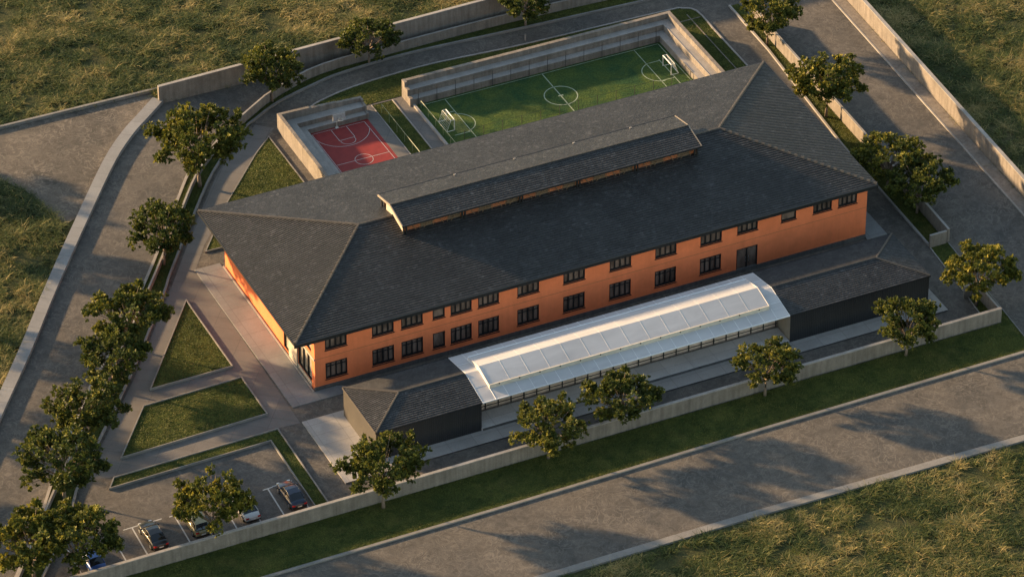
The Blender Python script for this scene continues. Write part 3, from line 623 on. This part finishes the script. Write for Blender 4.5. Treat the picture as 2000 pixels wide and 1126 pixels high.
# roof lantern
SLP = (HR - HE) / (11.63 + OF); roofz = lambda y: HR - SLP * abs(y - 11.63)
LE0, LE1, LZ, LR = 8.72, 14.54, 9.56, 10.2
lan = MB()
lz = lambda x, y: LR - (LR - LZ) * abs(y - 11.63) / (11.63 - LE0)
saw_roof(lan, LE0, 11.63, lambda y: 13.1, lambda y: 45.02, lz, 0.26, 0.04, 1, 'roof'); saw_roof(lan, 11.63, LE1, lambda y: 13.1, lambda y: 45.02, lz, 0.32, 0.035, -1, 'roof')
lantern = lan.build('roof_lantern', None, bld)
t = 0.16
for x0_, x1_ in ((13.0, 13.1), (45.02, 45.12)):
    mb = MB()
    for s in (-1, 1):
        ye = LE0 if s < 0 else LE1
        mb.face([(x0_, ye, LZ + .05), (x0_, 11.63, LR + .05), (x0_, 11.63, LR - t), (x0_, ye, LZ - t)]); mb.face([(x1_, ye, LZ + .05), (x1_, 11.63, LR + .05), (x1_, 11.63, LR - t), (x1_, ye, LZ - t)])
        mb.face([(x0_, ye, LZ + .05), (x1_, ye, LZ + .05), (x1_, 11.63, LR + .05), (x0_, 11.63, LR + .05)]); mb.face([(x0_, ye, LZ - t), (x1_, ye, LZ - t), (x1_, 11.63, LR - t), (x0_, 11.63, LR - t)])
    mb.build('barge_board', 'barge', lantern)
mb = MB(); mb.box(13.0, 45.12, LE0 - 0.08, LE0 - 0.002, LZ - 0.14, LZ + 0.05); mb.box(13.0, 45.12, LE1 + 0.002, LE1 + 0.08, LZ - 0.14, LZ + 0.05); mb.build('eaves_board', 'fascia', lantern)
mb = MB(); mb.tube([(13.05, 11.63, LR + 0.05), (45.07, 11.63, LR + 0.05)], 0.07, 6); mb.build('ridge_cap', 'cap_tile', lantern)
zc = lambda y: lz(0, y) - 0.1
for xg in (13.32, 44.7):
    mb = MB()
    for d_ in (0, 0.08):
        mb.face([(xg + d_, 9.1, roofz(9.1) - .05), (xg + d_, 11.63, roofz(11.63) - .05), (xg + d_, 11.63, zc(11.63)), (xg + d_, 9.1, zc(9.1))])
        mb.face([(xg + d_, 11.63, roofz(11.63) - .05), (xg + d_, 13.2, roofz(13.2) - .05), (xg + d_, 13.2, zc(13.2)), (xg + d_, 11.63, zc(11.63))])
    mb.face([(xg, 9.1, roofz(9.1) - .05), (xg + .08, 9.1, roofz(9.1) - .05), (xg + .08, 9.1, zc(9.1)), (xg, 9.1, zc(9.1))])
    mb.build('gable_panel', 'cream', lantern)
mb = MB()
for yy in (9.38, 13.9): mb.face([(13.4, yy, roofz(yy) - .05), (44.7, yy, roofz(yy) - .05), (44.7, yy, zc(yy)), (13.4, yy, zc(yy))])
mb.build('inner_wall', 'lantern_wall', lantern)
mb = MB(); mb.box(13.4, 44.7, 8.8, 9.36, LZ - 0.09, LZ - 0.05); mb.build('soffit', 'orange', lantern)
for x in (13.42, 19.6, 25.7, 31.85, 38.1, 44.6):
    mb = MB()
    for dx in (-0.14, 0.14): mb.box(x + dx - 0.07, x + dx + 0.07, 8.96, 9.1, roofz(9.0) - 0.05, LZ - 0.05)
    mb.build('post', 'fascia', lantern)
    mb = MB()
    for dx in (-0.14, 0.14): mb.box(x + dx - 0.07, x + dx + 0.07, 14.1, 14.24, roofz(14.17) - 0.05, LZ - 0.05)
    mb.build('post', 'fascia', lantern)
mb = MB(); rnd = random.Random(5)
for i in range(5):
    xa = (13.42, 19.6, 25.7, 31.85, 38.1)[i]
    for k in range(4):
        x = xa + 0.9 + k * 1.45; s = 0.7 if k % 2 else -0.7
        mb.bar((x - s / 2, 9.15, roofz(9.15)), (x + s / 2, 9.05, LZ - 0.1), 0.035)
        mb.bar((x + 0.72, 9.16, roofz(9.16)), (x + 0.72, 9.16, LZ - .1), 0.028)
    mb.bar((xa + 0.2, 9.17, 8.75), (xa + 6.0, 9.17, 8.75), 0.025)
mb.build('brace', 'timber', lantern)
for xa in (13.42, 19.6, 25.7, 31.85, 38.1):
    for k in (1, 3):
        mb = MB(); mb.box(xa + 0.35 + 1.45 * k, xa + 1.6 + 1.45 * k, 9.33, 9.37, roofz(9.35) - 0.02, 9.2); mb.build('infill_panel', 'timber', lantern)
for x in (21, 27.4, 33.8, 40): mb = MB(); mb.box(x, x + 0.22, 14.3, 14.42, LZ + 0.08, LZ + 0.17); mb.build('snow_guard', 'cap', lantern)

# ------------------------------------------------------------------ sheds and greenhouse
SE, SR_, SY0, SY1 = 3.36, 4.12, -12.3, -4.62
def shed(X0, X1, left, label):
    s = empty('service_shed', label, 'shed', 'black service sheds', ((X0 + X1) / 2, -8.46, 0)); cx, cy = (X0 + X1) / 2, -8.46
    a, b = X0 - cx, X1 - cx
    mb = MB(); mb.box(a + 0.04, b - 0.04, SY0 - cy + 0.04, SY1 - cy - 0.04, -0.02, SE - 0.12); w_ = mb.build('wall', 'shed', s)
    xe = a if left else b - 0.0
    mb = MB(); xx = (a + 0.036)
    mb.face([(xx, SY0 - cy + 0.05, 0), (xx, SY1 - cy - 0.05, 0), (xx, SY1 - cy - 0.05, SE - 0.13), (xx, SY0 - cy + 0.05, SE - 0.13)]); mb.build('end_wall', 'shed_end_lit' if left else 'cream', s)  # end faces coloured paler to paint in the light they catch
    r, hp_ = hip_roof(a, b, SY0 - cy, SY1 - cy, a + 4.0, b - 3.85, SE, SR_, 0.26, 0.04, 'roof', s, 'roof', left, not left, 'roof_flat')
    for p, q in hp_[1:]:
        mb = MB(); mb.tube([p, q], 0.1, 6); mb.build('hip_cap', 'cap_tile', r)
    mb = MB(); mb.tube([hp_[0][0], hp_[0][1]], 0.07, 6); mb.build('ridge_cap', 'fascia', r)
    mb = MB(); y0, y1 = SY0 - cy, SY1 - cy
    mb.box(a - 0.06, b + (0.06 if not left else 0), y0 - 0.06, y0 - 0.002, SE - 0.14, SE + 0.02); mb.box(a - 0.06, b, y1 + 0.002, y1 + 0.06, SE - 0.14, SE + 0.02)
    if left: mb.box(a - 0.06, a - 0.002, y0, y1, SE - 0.14, SE + 0.06, 'cap_tile')
    else: mb.box(b + 0.002, b + 0.06, y0, y1, SE - 0.14, SE + 0.02)
    if left: mb.mi = [0 if i < 12 else 1 for i in range(len(mb.mi))]; mb.mats = ['fascia', 'cap_tile']
    mb.build('fascia', 'fascia', r)
shed(0.86, 11.66, True, 'shorter black shed with a hipped tile roof beside the near building corner')
shed(44.02, 59.2, False, 'longer black shed with a hipped tile roof at the far end of the greenhouse')
gh = empty('greenhouse', 'white translucent greenhouse roof between two black sheds, in front of the orange wall', 'greenhouse')
GX0, GX1, YR = 11.7, 43.98, -8.46
ghz = lambda y: SR_ - (SR_ - SE) * abs(y - YR) / (YR - SY0)
mb = MB(); nx = 24
for sgn in (-1, 1):
    ye = SY0 if sgn < 0 else SY1
    mb.face([(GX0, ye, SE), (GX1, ye, SE), (GX1, YR, SR_), (GX0, YR, SR_)])
    mb.face([(GX0, ye, SE - 0.05), (GX1, ye, SE - 0.05), (GX1, YR, SR_ - 0.05), (GX0, YR, SR_ - 0.05)])
groof = mb.build('roof', 'poly', gh)
mb = MB()
for k in range(nx + 1):
    x = GX0 + 0.03 + (GX1 - GX0 - 0.06) * k / nx
    for ye in (SY0, SY1): mb.bar((x, ye, SE + 0.01), (x, YR, SR_ + 0.01), 0.018)
for f in (0.5,):
    for ye in (SY0, SY1): y = ye + (YR - ye) * f; mb.bar((GX0, y, ghz(y) + .005), (GX1, y, ghz(y) + .005), 0.02)
mb.build('glazing_bar', 'poly_bar', groof)
mb = MB(); mb.box(GX0, GX1, SY0 - 0.05, SY0 - 0.002, SE - 0.08, SE + 0.03); mb.build('eaves_rail', 'poly_bar', groof)
MX0, MX1, MY0, MY1, MZ, MR = 13.05, 42.45, -10.85, -6.1, 4.0, 4.58
mb = MB()
for ye in (MY0, MY1):
    mb.face([(MX0, ye, MZ), (MX1, ye, MZ), (MX1, YR, MR), (MX0, YR, MR)]); mb.face([(MX0, ye, MZ - .04), (MX1, ye, MZ - .04), (MX1, YR, MR - .04), (MX0, YR, MR - .04)])
mon = mb.build('roof_vent', 'poly', gh)
mb = MB()
for k in range(15):
    x = MX0 + 0.04 + (MX1 - MX0 - 0.08) * k / 14
    for ye in (MY0, MY1): mb.bar((x, ye, MZ + 0.002), (x, YR, MR + 0.002), 0.011)
for x in (MX0, MX1): mb.bar((x, MY0, MZ + 0.01), (x, YR, MR + 0.01), 0.032); mb.bar((x, MY1, MZ + 0.01), (x, YR, MR + 0.01), 0.032)
mb.build('glazing_bar', 'poly', mon)
mb = MB(); mb.box(MX0, MX1, MY0 - 0.09, MY0 - 0.002, ghz(MY0) - 0.02, MZ + 0.06); mb.build('beam', 'beige_beam', mon)
mb = MB(); mb.box(MX0, MX1, MY1 + 0.002, MY1 + 0.06, ghz(MY1) - 0.02, MZ + 0.04)
mb.build('rear_beam', 'poly_bar', mon)
mb = MB()
for x in (MX0 + 0.02, MX1 - 0.02):
    mb.face([(x, MY0, ghz(MY0) - .02), (x, YR, SR_ - .02), (x, YR, MR - .05), (x, MY0, MZ - .05)]); mb.face([(x, MY1, ghz(MY1) - .02), (x, YR, SR_ - .02), (x, YR, MR - .05), (x, MY1, MZ - .05)])
mb.build('vent_gable', 'poly', mon)
mb = MB()
for k in range(14): x = MX0 + 2.1 * k + 1.0; mb.box(x - 0.05, x + 0.05, MY0 - 0.13, MY0 - 0.092, MZ - 0.12, MZ + 0.03)
mb.build('bracket', 'fence', mon)
mb = MB(); mb.face([(GX0, -9.75, 0.2), (GX1, -9.75, 0.2), (GX1, -9.75, ghz(-9.75) - .06), (GX0, -9.75, ghz(-9.75) - .06)]); gw = mb.build('front_wall', 'ghwall', gh)
mb = MB()
for k in range(25): x = GX0 + 0.1 + 1.335 * k; mb.box(x - 0.045, x + 0.045, -9.83, -9.755, 0.3, 3.7)
for z in (0.78, 1.5, 2.3, 3.1): mb.box(GX0, GX1, -9.80, -9.756, z - 0.03, z + 0.03)
mb.build('mullion', 'frame', gw)
mb = MB(); mb.box(GX0, GX1, -10.0, -9.84, 0.38, 0.47); mb.build('base_ledge', 'concrete', gh)
mb = MB(); mb.face([(GX0, SY1 + 0.05, 0), (GX1, SY1 + 0.05, 0), (GX1, SY1 + 0.05, SE - 0.1), (GX0, SY1 + 0.05, SE - 0.1)]); mb.build('rear_wall', 'ghwall', gh)

# ------------------------------------------------------------------ car park
mb = MB()
bays = [-29.6, -27.4, -25.28, -23.2, -21.12, -19.05, -16.8, -14.45, -12.1, -9.8, -7.36]
for i, x in enumerate(bays):
    pl_line(mb, [(x, -11.75), (x - 0.2, -17.6)], 0.13, 0.006)
for x in bays[2:-1]:
    hw = 0.85 if x in (-23.2, -21.12) else 0.5; pl_line(mb, [(x - hw, -11.72), (x + hw, -11.66)], 0.12, 0.006)
pl_line(mb, [(-19.05, -11.66), (-17.2, -11.6)], 0.11, 0.007); pl_line(mb, [(-9.3, -11.6), (-7.3, -11.55)], 0.11, 0.007)
struct('parking_lines', mb, 'line')
def car(x, y, rz, pm, label, style='sedan'):
    g = empty('parked_car', label, 'car', 'cars parked along the front wall', (x, y, 0.0), rz); g.scale = (0.9, 0.9, 0.9)
    # body sections along +Y (front); (y, half width, belt z, lower z)
    if style == 'suv': roofp = [(-2.05, 0.99), (-1.75, 1.62), (-0.2, 1.7), (0.55, 1.62), (1.15, 1.08)]; Hb = 1.02
    else: roofp = [(-1.62, 0.94), (-0.95, 1.36), (-0.2, 1.43), (0.35, 1.36), (1.1, 0.93)]; Hb = 0.92
    st = [(-2.2, 0.70, 0.62, 0.34), (-2.12, 0.80, Hb - 0.06, 0.27), (-1.6, 0.88, Hb + 0.02, 0.2), (-0.5, 0.90, Hb + 0.03, 0.2), (0.6, 0.90, Hb, 0.2), (1.15, 0.88, Hb - 0.03, 0.2), (1.85, 0.82, Hb - 0.16, 0.22), (2.15, 0.70, Hb - 0.28, 0.28), (2.24, 0.55, 0.55, 0.34)]
    mb = MB(); ring = []
    for (yy, hw, zt, zl) in st:
        pts = [(-hw * 0.92, zl), (-hw, zl + 0.2), (-hw, (zl + zt) / 2 + .05), (-hw * 0.93, zt - 0.05), (-hw * 0.8, zt), (0, zt + 0.03), (hw * 0.8, zt), (hw * 0.93, zt - 0.05), (hw, (zl + zt) / 2 + .05), (hw, zl + 0.2), (hw * 0.92, zl)]
        ring.append(len(mb.v)); mb.v += [(p[0], yy, p[1]) for p in pts]
    n = 11
    for a_, b_ in zip(ring, ring[1:]):
        for k in range(n): mb.f.append((a_ + k, a_ + (k + 1) % n, b_ + (k + 1) % n, b_ + k)); mb.mi.append(0)
    mb.f.append(tuple(ring[0] + k for k in range(n))); mb.f.append(tuple(ring[-1] + k for k in range(n))); mb.mi += [0, 0]
    body = mb.build('body', pm, g, True)
    # glasshouse and roof panel
    mb = MB(); rr = []
    for (yy, zz) in roofp:
        hw = 0.80 - max(0, zz - Hb) * 0.36; rr.append(len(mb.v)); mb.v += [(-hw, yy, zz - 0.03), (-hw * 0.8, yy, zz), (0, yy, zz + 0.02), (hw * 0.8, yy, zz), (hw, yy, zz - 0.03), (0.80, yy, Hb - 0.04), (-0.80, yy, Hb - 0.04)]
    for a_, b_ in zip(rr, rr[1:]):
        for k in range(7): mb.f.append((a_ + k, a_ + (k + 1) % 7, b_ + (k + 1) % 7, b_ + k)); mb.mi.append(0)
    mb.build('window_glass', 'cglass', body, True)
    mb = MB(); top = roofp[1:-1]
    for a_, b_ in zip(top, top[1:]):
        for (p0, p1) in (((-0.66, -0.02), (-0.42, 0.012)), ((-0.42, 0.012), (0, 0.032)), ((0, 0.032), (0.42, 0.012)), ((0.42, 0.012), (0.66, -0.02))):
            mb.face([(p0[0], a_[0], a_[1] + p0[1] + .008), (p1[0], a_[0], a_[1] + p1[1] + .008), (p1[0], b_[0], b_[1] + p1[1] + .008), (p0[0], b_[0], b_[1] + p0[1] + .008)])
    for s in (-1, 1):
        mb.tube([(s * 0.8, roofp[0][0], roofp[0][1] - .02), (s * 0.66, roofp[1][0], roofp[1][1] - 0.02), (s * 0.64, roofp[2][0], roofp[2][1] - .02), (s * 0.66, roofp[3][0], roofp[3][1] - .02), (s * 0.8, roofp[4][0], roofp[4][1])], 0.04, 5)
        mb.tube([(s * 0.80, -0.25, Hb), (s * 0.655, -0.25, roofp[2][1] - 0.03)], 0.04, 4)
    mb.build('roof_panel', pm, body, True)
    for sx in (-1, 1):
        for yy in (-1.38, 1.38):
            wq = MB(); wq.tube([(sx * 0.70, yy, 0.32), (sx * 0.915, yy, 0.32)], 0.33, 16); wh = wq.build('wheel', 'tyre', g)
            rq = MB(); rq.tube([(sx * 0.9, yy, 0.32), (sx * 0.925, yy, 0.32)], 0.21, 12); rq.build('rim', 'rim', wh)
        tq = MB(); zt = Hb - 0.2; tq.box(min(sx * .48, sx * .79), max(sx * .48, sx * .79), -2.2, -2.08, zt - 0.08, zt + 0.09); tq.build('taillight', 'tail', g)
        hq = MB(); hq.box(min(sx * .42, sx * .72), max(sx * .42, sx * .72), 2.0, 2.17, Hb - 0.34, Hb - 0.24); hq.build('headlight', 'head', g)
        mq = MB(); mq.box(min(sx * .86, sx * 1.02), max(sx * .86, sx * 1.02), 0.72, 0.84, Hb, Hb + 0.14); mq.build('mirror', pm, g)
    q = MB(); q.box(-0.24, 0.24, -2.235, -2.2, 0.5, 0.62); q.build('number_plate', 'plate', g)
    q = MB(); q.box(-0.78, 0.78, -2.215, -2.1, 0.3, 0.44); q.build('bumper', 'fascia', g)
    return g
car(-8.38, -13.95, R(0.5), 'p_navy', 'dark navy saloon car in the bay next to the lawn kerb')
car(-12.95, -13.85, R(1), 'p_white', 'white saloon car half hidden by the parking tree')
car(-17.85, -13.95, R(0), 'p_gold', 'olive gold tall estate car under the left side of the parking tree', 'suv')
car(-22.05, -14.05, R(1.5), 'p_black', 'black saloon car alone between two white bay lines')
car(-28.3, -14.9, R(1), 'p_blue', 'blue car mostly hidden beneath the big corner trees')
bo = empty('bollard', 'small pale bollard standing at the edge of the back road', 'bollard', None, (43.82, 46.45, 0))
mb = MB(); mb.tube([(0, 0, 0), (0, 0, 0.72)], 0.09, 8); mb.build('post', 'cap', bo); mb = MB(); mb.tube([(0, 0, 0.72), (0, 0, 0.8)], [0.11, 0.05], 8); mb.build('cap', 'kerb', bo)

# ------------------------------------------------------------------ trees
def tree_meshes(seed):
    rg = np.random.default_rng(seed); rnd = random.Random(seed)
    tr = MB(); H0 = 2.3
    tr.tube([(0, 0, -0.05), (0.03, 0.02, 0.9), (-0.02, 0.05, 1.7), (0.02, 0.0, H0)], [0.17, 0.13, 0.11, 0.10], 7)
    clumps = []; nl = 8
    for i in range(nl):
        az = 2 * math.pi * (i + rnd.uniform(-.3, .3)) / nl; rr = rnd.uniform(2.0, 3.1); zz = rnd.uniform(3.45, 4.75)
        e = Vector((math.cos(az) * rr, math.sin(az) * rr, zz)); s = Vector((0, 0, H0 - 0.35 * rnd.random()))
        mid = s.lerp(e, 0.5) + Vector((0, 0, rnd.uniform(-.3, .35)))
        tr.tube([s, mid, e], [0.085, 0.055, 0.022], 5)
        for k in range(4):
            t = rnd.uniform(0.35, 1.0); b0 = (s.lerp(mid, t * 2) if t < .5 else mid.lerp(e, t * 2 - 1))
            d = Vector((math.cos(az + rnd.uniform(-1.1, 1.1)), math.sin(az + rnd.uniform(-1.1, 1.1)), rnd.uniform(-.12, 1.0)))
            b1 = b0 + d * rnd.uniform(0.5, 1.0); tr.tube([b0, b1], [0.032, 0.014], 4); clumps.append(b1)
        clumps.append(e)
    for i in range(7):
        az = rnd.uniform(0, 6.283); rr = rnd.uniform(2.9, 3.55); e = Vector((math.cos(az) * rr, math.sin(az) * rr, rnd.uniform(3.6, 4.9))); s = Vector((e.x * 0.35, e.y * 0.35, 3.3))
        tr.tube([s, s.lerp(e, 0.6) + Vector((0, 0, 0.25)), e], [0.04, 0.028, 0.012], 4); clumps += [e, s.lerp(e, 0.8) + Vector((0.2, 0, 0.2)), s.lerp(e, 0.62) + Vector((0, 0.2, 0.3))]
    for i in range(4):
        u = rnd.uniform(0, 6.283); q = rnd.uniform(0.6, 2.2); e = Vector((math.cos(u) * q, math.sin(u) * q, rnd.uniform(5.3, 5.85))); tr.tube([Vector((e.x * .4, e.y * .4, 4.2)), e], [0.035, 0.012], 4); clumps.append(e)
    for i in range(20):
        u = rnd.random() * 6.283; q = math.sqrt(rnd.random()) * 2.5; z = 4.3 + 1.35 * math.sqrt(max(0, 1 - (q / 3.2) ** 2)) * rnd.uniform(0.35, 1.0)
        c = Vector((math.cos(u) * q, math.sin(u) * q, z)); tr.tube([Vector((c.x * .25, c.y * .25, 3.0)), c], [0.03, 0.012], 4); clumps.append(c)
    V = []; T = []
    for c in clumps:
        if rnd.random() < 0.1: continue
        tone_c = rnd.random(); rad = rnd.uniform(0.36, 0.74)
        for j in range(rnd.randint(11, 15)):
            o = rg.normal(size=3); o /= np.linalg.norm(o); o *= rad * rg.uniform(0.25, 1.15); o[2] *= 0.75
            base = np.array(c) + o; out = o / (np.linalg.norm(o) + 1e-6) + np.array([0, 0, 0.45]); out /= np.linalg.norm(out)
            tn = np.clip(0.22 + 0.5 * tone_c * rg.random() + 0.22 * rg.random(), 0, 1)
            if rg.random() < 0.16: tn = min(1, tn + 0.35)  # a share of leaves turned yellower to paint in sunlit highlights
            for l in range(11):
                d = out * 0.7 + rg.normal(size=3) * 0.65; d /= np.linalg.norm(d)
                sd = np.cross(d, rg.normal(size=3)); sd /= np.linalg.norm(sd) + 1e-9
                L = rg.uniform(0.18, 0.34); wd = L * rg.uniform(0.26, 0.40); up = np.cross(sd, d) * L * 0.12
                p = base + rg.normal(size=3) * 0.05
                V.append([p, p + d * L * 0.5 + sd * wd + up, p + d * L, p + d * L * 0.5 - sd * wd + up]); T.append(np.clip(tn + rg.normal() * 0.08, 0, 1))
    V = np.array(V); n = len(V)
    me = bpy.data.meshes.new('crown'); fill(me, V.reshape(-1, 3), np.arange(4 * n).reshape(-1, 4), np.repeat(np.array(T), 4)); me.materials.append(M['leaf'])
    return tr, me
def fill(me, v, q, tone):
    me.vertices.add(len(v)); me.vertices.foreach_set('co', np.ascontiguousarray(v, np.float32).ravel())
    n, k = q.shape; me.loops.add(n * k); me.loops.foreach_set('vertex_index', np.ascontiguousarray(q, np.int32).ravel())
    me.polygons.add(n); me.polygons.foreach_set('loop_start', np.arange(0, n * k, k, dtype=np.int32))
    try: me.polygons.foreach_set('loop_total', np.full(n, k, np.int32))
    except Exception: pass
    a = me.attributes.new('tone', 'FLOAT', 'POINT'); a.data.foreach_set('value', np.ascontiguousarray(tone, np.float32)); me.update(calc_edges=True); me.validate()
protos = []
for sd in (11, 23, 37, 58):
    tr, cm = tree_meshes(sd); o = tr.build('trunk', 'bark', None, True); protos.append((o.data, cm)); bpy.data.objects.remove(o)
TREES = [
 (2.9, 36.0, 1.38, 'large tree in the left strip above the roof corner, tallest of its row', 'L'),
 (-5.3, 25.1, 1.06, 'tree in the left strip beside the far left roof corner of the orange building', 'L'),
 (-13.3, 13.6, 1.1, 'tree in the left strip level with the tip of the triangular lawn', 'L'),
 (-17.2, 8.2, 1.02, 'tree in the left strip beside the long side of the triangular lawn', 'L'),
 (-22.2, 1.5, 1.04, 'tree in the left strip beside the four sided lawn', 'L'),
 (-27.3, -5.3, 1.2, 'big tree in the left strip beside the car park entrance corner', 'L'),
 (-33.9, -15.1, 1.22, 'biggest crown in the lower left corner, cut by the photo edge', 'L'),
 (-30.2, -16.5, 1.1, 'tree inside the front wall shading the blue car', 'L'),
 (15.4, 47.0, 0.97, 'tree on the curving verge behind the basketball court corner', 'B'),
 (27.2, 49.2, 0.9, 'tree against the brown back wall above the road bend', 'B'),
 (44.9, 48.7, 0.92, 'tree against the back wall at the top edge, behind the football stand', 'B'),
 (66.3, 34.9, 0.95, 'tree at the far top of the right strip, beside the road fork', 'R'),
 (65.5, 20.4, 1.05, 'tree in the right strip beside the far right roof corner', 'R'),
 (64.9, 6.4, 1.05, 'farther of two touching trees in the right strip beside the roof edge', 'R'),
 (65.6, 1.5, 0.95, 'nearer of two touching trees in the right strip above the end wall', 'R'),
 (63.2, -14.6, 1.05, 'yellowish tree at the right corner inside the small walled bed', 'R'),
 (-1.3, -18.8, 1.12, 'verge tree in front of the shorter black shed', 'F'),
 (15.5, -18.6, 1.03, 'verge tree in front of the left end of the greenhouse', 'F'),
 (23.7, -17.3, 1.0, 'tree just inside the front wall before the greenhouse terrace', 'F'),
 (38.1, -18.6, 0.97, 'verge tree in front of the right end of the greenhouse', 'F'),
 (53.2, -18.7, 0.92, 'verge tree in front of the longer black shed', 'F'),
 (-17.4, -17.2, 1.0, 'tree between the white car and the olive gold car', 'F'),
 # a row along the far side of the left drive, outside the picture
 (-23.5, 38.5, 1.2, 'tree in the rough grass left of the drive, level with the large strip tree', 'O'),
 (-31.0, 27.0, 1.15, 'tree in the rough grass left of the drive, outside the picture on the left', 'O'),
 (-38.5, 17.0, 1.2, 'tree in the rough grass left of the concrete border, near the lower left', 'O'),
 (-45.0, 5.0, 1.2, 'tree beyond the left drive near the corner of the front road', 'O'),
 (-27.0, 55.5, 1.1, 'tree behind the kerb of the dirt lot on the far left', 'O'),
]
GRP = {'L': 'trees in the left strip', 'B': 'trees on the back verge', 'R': 'trees in the right strip', 'F': 'trees along the front wall', 'O': 'trees beyond the left drive'}
rnd = random.Random(3)
for i, (x, y, s, lab, g) in enumerate(TREES):
    t = empty('tree', lab, 'tree', GRP[g], (x, y, 0.0), rnd.uniform(0, 6.28)); t.scale = (s * rnd.uniform(0.94, 1.08), s * rnd.uniform(0.94, 1.08), {0: 1.42, 16: 1.22, 21: 1.2}.get(i, s * rnd.uniform(0.88, 1.06)))
    tm, cm = protos[i % 4]
    for nm, me in (('trunk', tm), ('crown', cm)):
        o = bpy.data.objects.new(nm, me); COL.objects.link(o); o.parent = t

# ------------------------------------------------------------------ grass
cp, spn = math.cos(PIT), math.sin(PIT)
Fv = np.array([math.sin(YAW) * cp, math.cos(YAW) * cp, -spn]); Rv = np.array([math.cos(YAW), -math.sin(YAW), 0]); Uv = np.cross(Rv, Fv)
def in_view(P, mg=1.1):
    q = P - np.array(CP); d = q @ Fv; f = 9471.52
    return (np.abs(q @ Rv / d * f) < 1000 * mg) & (np.abs(q @ Uv / d * f) < 563 * mg)
def inside(P, poly):
    x, y = P[:, 0], P[:, 1]; r = np.zeros(len(P), bool); n = len(poly)
    for i in range(n):
        x0, y0 = poly[i][:2]; x1, y1 = poly[(i + 1) % n][:2]
        c = ((y0 > y) != (y1 > y)) & (x < (x1 - x0) * (y - y0) / (y1 - y0 + 1e-12) + x0); r ^= c
    return r
def vnoise(P, sc, seed):
    g = np.random.default_rng(seed).random((128, 128)); u = P[:, 0] / sc + 1000; v = P[:, 1] / sc + 1000
    i, j = np.floor(u).astype(int), np.floor(v).astype(int); a, b = u - i, v - j; a = a * a * (3 - 2 * a); b = b * b * (3 - 2 * b)
    G = lambda m, n: g[m % 128, n % 128]
    return (G(i, j) * (1 - a) + G(i + 1, j) * a) * (1 - b) + (G(i, j + 1) * (1 - a) + G(i + 1, j + 1) * a) * b
def blades(name, P, h, lean, wd, tone, mat, segs, rg):
    n = len(P); az = rg.random(n) * 2 * np.pi; d = np.stack([np.cos(az), np.sin(az), 0 * az], 1); s = np.stack([-d[:, 1], d[:, 0], 0 * az], 1)
    curl = (rg.random(n) - 0.5) * 2.6
    rows = []; pos = P.copy(); 
    for k in range(segs + 1):
        f = k / segs; c = P + d * (lean * h * f ** 1.6)[:, None] + s * (curl * lean * h * f * f * 0.7)[:, None] + np.array([0, 0, 1.0]) * (h * (f - 0.42 * lean * f ** 2.2))[:, None]
        wk = (wd * (1 - 0.75 * f))[:, None]; rows.append(c + s * wk); rows.append(c - s * wk)
    V = np.stack(rows, 1); m = 2 * (segs + 1)
    q = np.concatenate([np.arange(n)[:, None] * m + np.array([[2 * k, 2 * k + 1, 2 * k + 3, 2 * k + 2]]) for k in range(segs)], 0)
    me = bpy.data.meshes.new(name); fill(me, V.reshape(-1, 3), q, np.repeat(tone, m)); me.materials.append(M[mat])
    o = bpy.data.objects.new(name, me); COL.objects.link(o); return o
rg = np.random.default_rng(7)
comp = [(-70, -34.6), (95, -35.75), (95, -20), (76.4, -20), (76.95, 0), (78.3, 40), (78.9, 62), (72, 51.0), (4.8, 52.0), (5.2, 54.3), (-46, 55.0), (-46, 48.2), (-30, 49.5), (-16.9, 48.8), (-14.8, 45.6), (-13.1, 42.8), (-12.4, 38.8), (-11.6, 35.4), (-17.4, 26.1), (-23.2, 17.9), (-28.6, 10.6), (-40.6, -6.5), (-70, -50)]
nt_ = 360000
C = np.stack([rg.uniform(-75, 135, nt_), rg.uniform(-75, 120, nt_), np.full(nt_, -0.05)], 1)
C = C[in_view(C, 1.3) & ~inside(C, comp)]
dens = vnoise(C, 2.3, 1) * 0.6 + vnoise(C, 0.9, 4) * 0.4; C = C[dens > 0.22 + 0.25 * rg.random(len(C))]
nb = 12; rep = np.repeat(np.arange(len(C)), nb); P = C[rep] + np.stack([rg.normal(size=len(rep)) * 0.17, rg.normal(size=len(rep)) * 0.17, np.zeros(len(rep))], 1)
tc = np.clip(-0.10 + 1.12 * (vnoise(C, 5.0, 2) * 0.5 + vnoise(C, 1.5, 3) * 0.5) + rg.normal(size=len(C)) * 0.12, 0, 1)[rep]
tone = np.clip(tc + rg.normal(size=len(rep)) * 0.1 + (rg.random(len(rep)) < 0.10) * 0.35, 0, 1)
hb = (0.26 + 0.50 * rg.random(len(rep))) * (0.4 + 1.15 * vnoise(C, 1.8, 9)[rep])
tag(blades('field_grass', P, hb, 0.6 + 1.0 * rg.random(len(rep)), 0.022 + 0.030 * rg.random(len(rep)), tone, 'blade', 3, rg), kind='stuff')
LP = []
for poly, z in LAWNS:
    a = np.array(poly)[:, :2]; lo, hi = a.min(0), a.max(0); n = int((hi - lo).prod() * 130)
    q = np.stack([rg.uniform(lo[0], hi[0], n), rg.uniform(lo[1], hi[1], n), np.full(n, z)], 1); q = q[inside(q, poly)]; LP.append(q[in_view(q, 1.25)])
LP = np.concatenate(LP); n = len(LP)
tone = np.clip(-0.1 + 1.0 * (vnoise(LP, 2.2, 5) * 0.6 + vnoise(LP, 0.6, 6) * 0.4) + rg.normal(size=n) * 0.15, 0, 1)
tag(blades('lawn_grass', LP, 0.05 + 0.11 * rg.random(n) * (0.5 + vnoise(LP, 0.8, 8)), 0.3 + 0.6 * rg.random(n), 0.014 + 0.012 * rg.random(n), tone, 'short', 1, rg), kind='stuff')
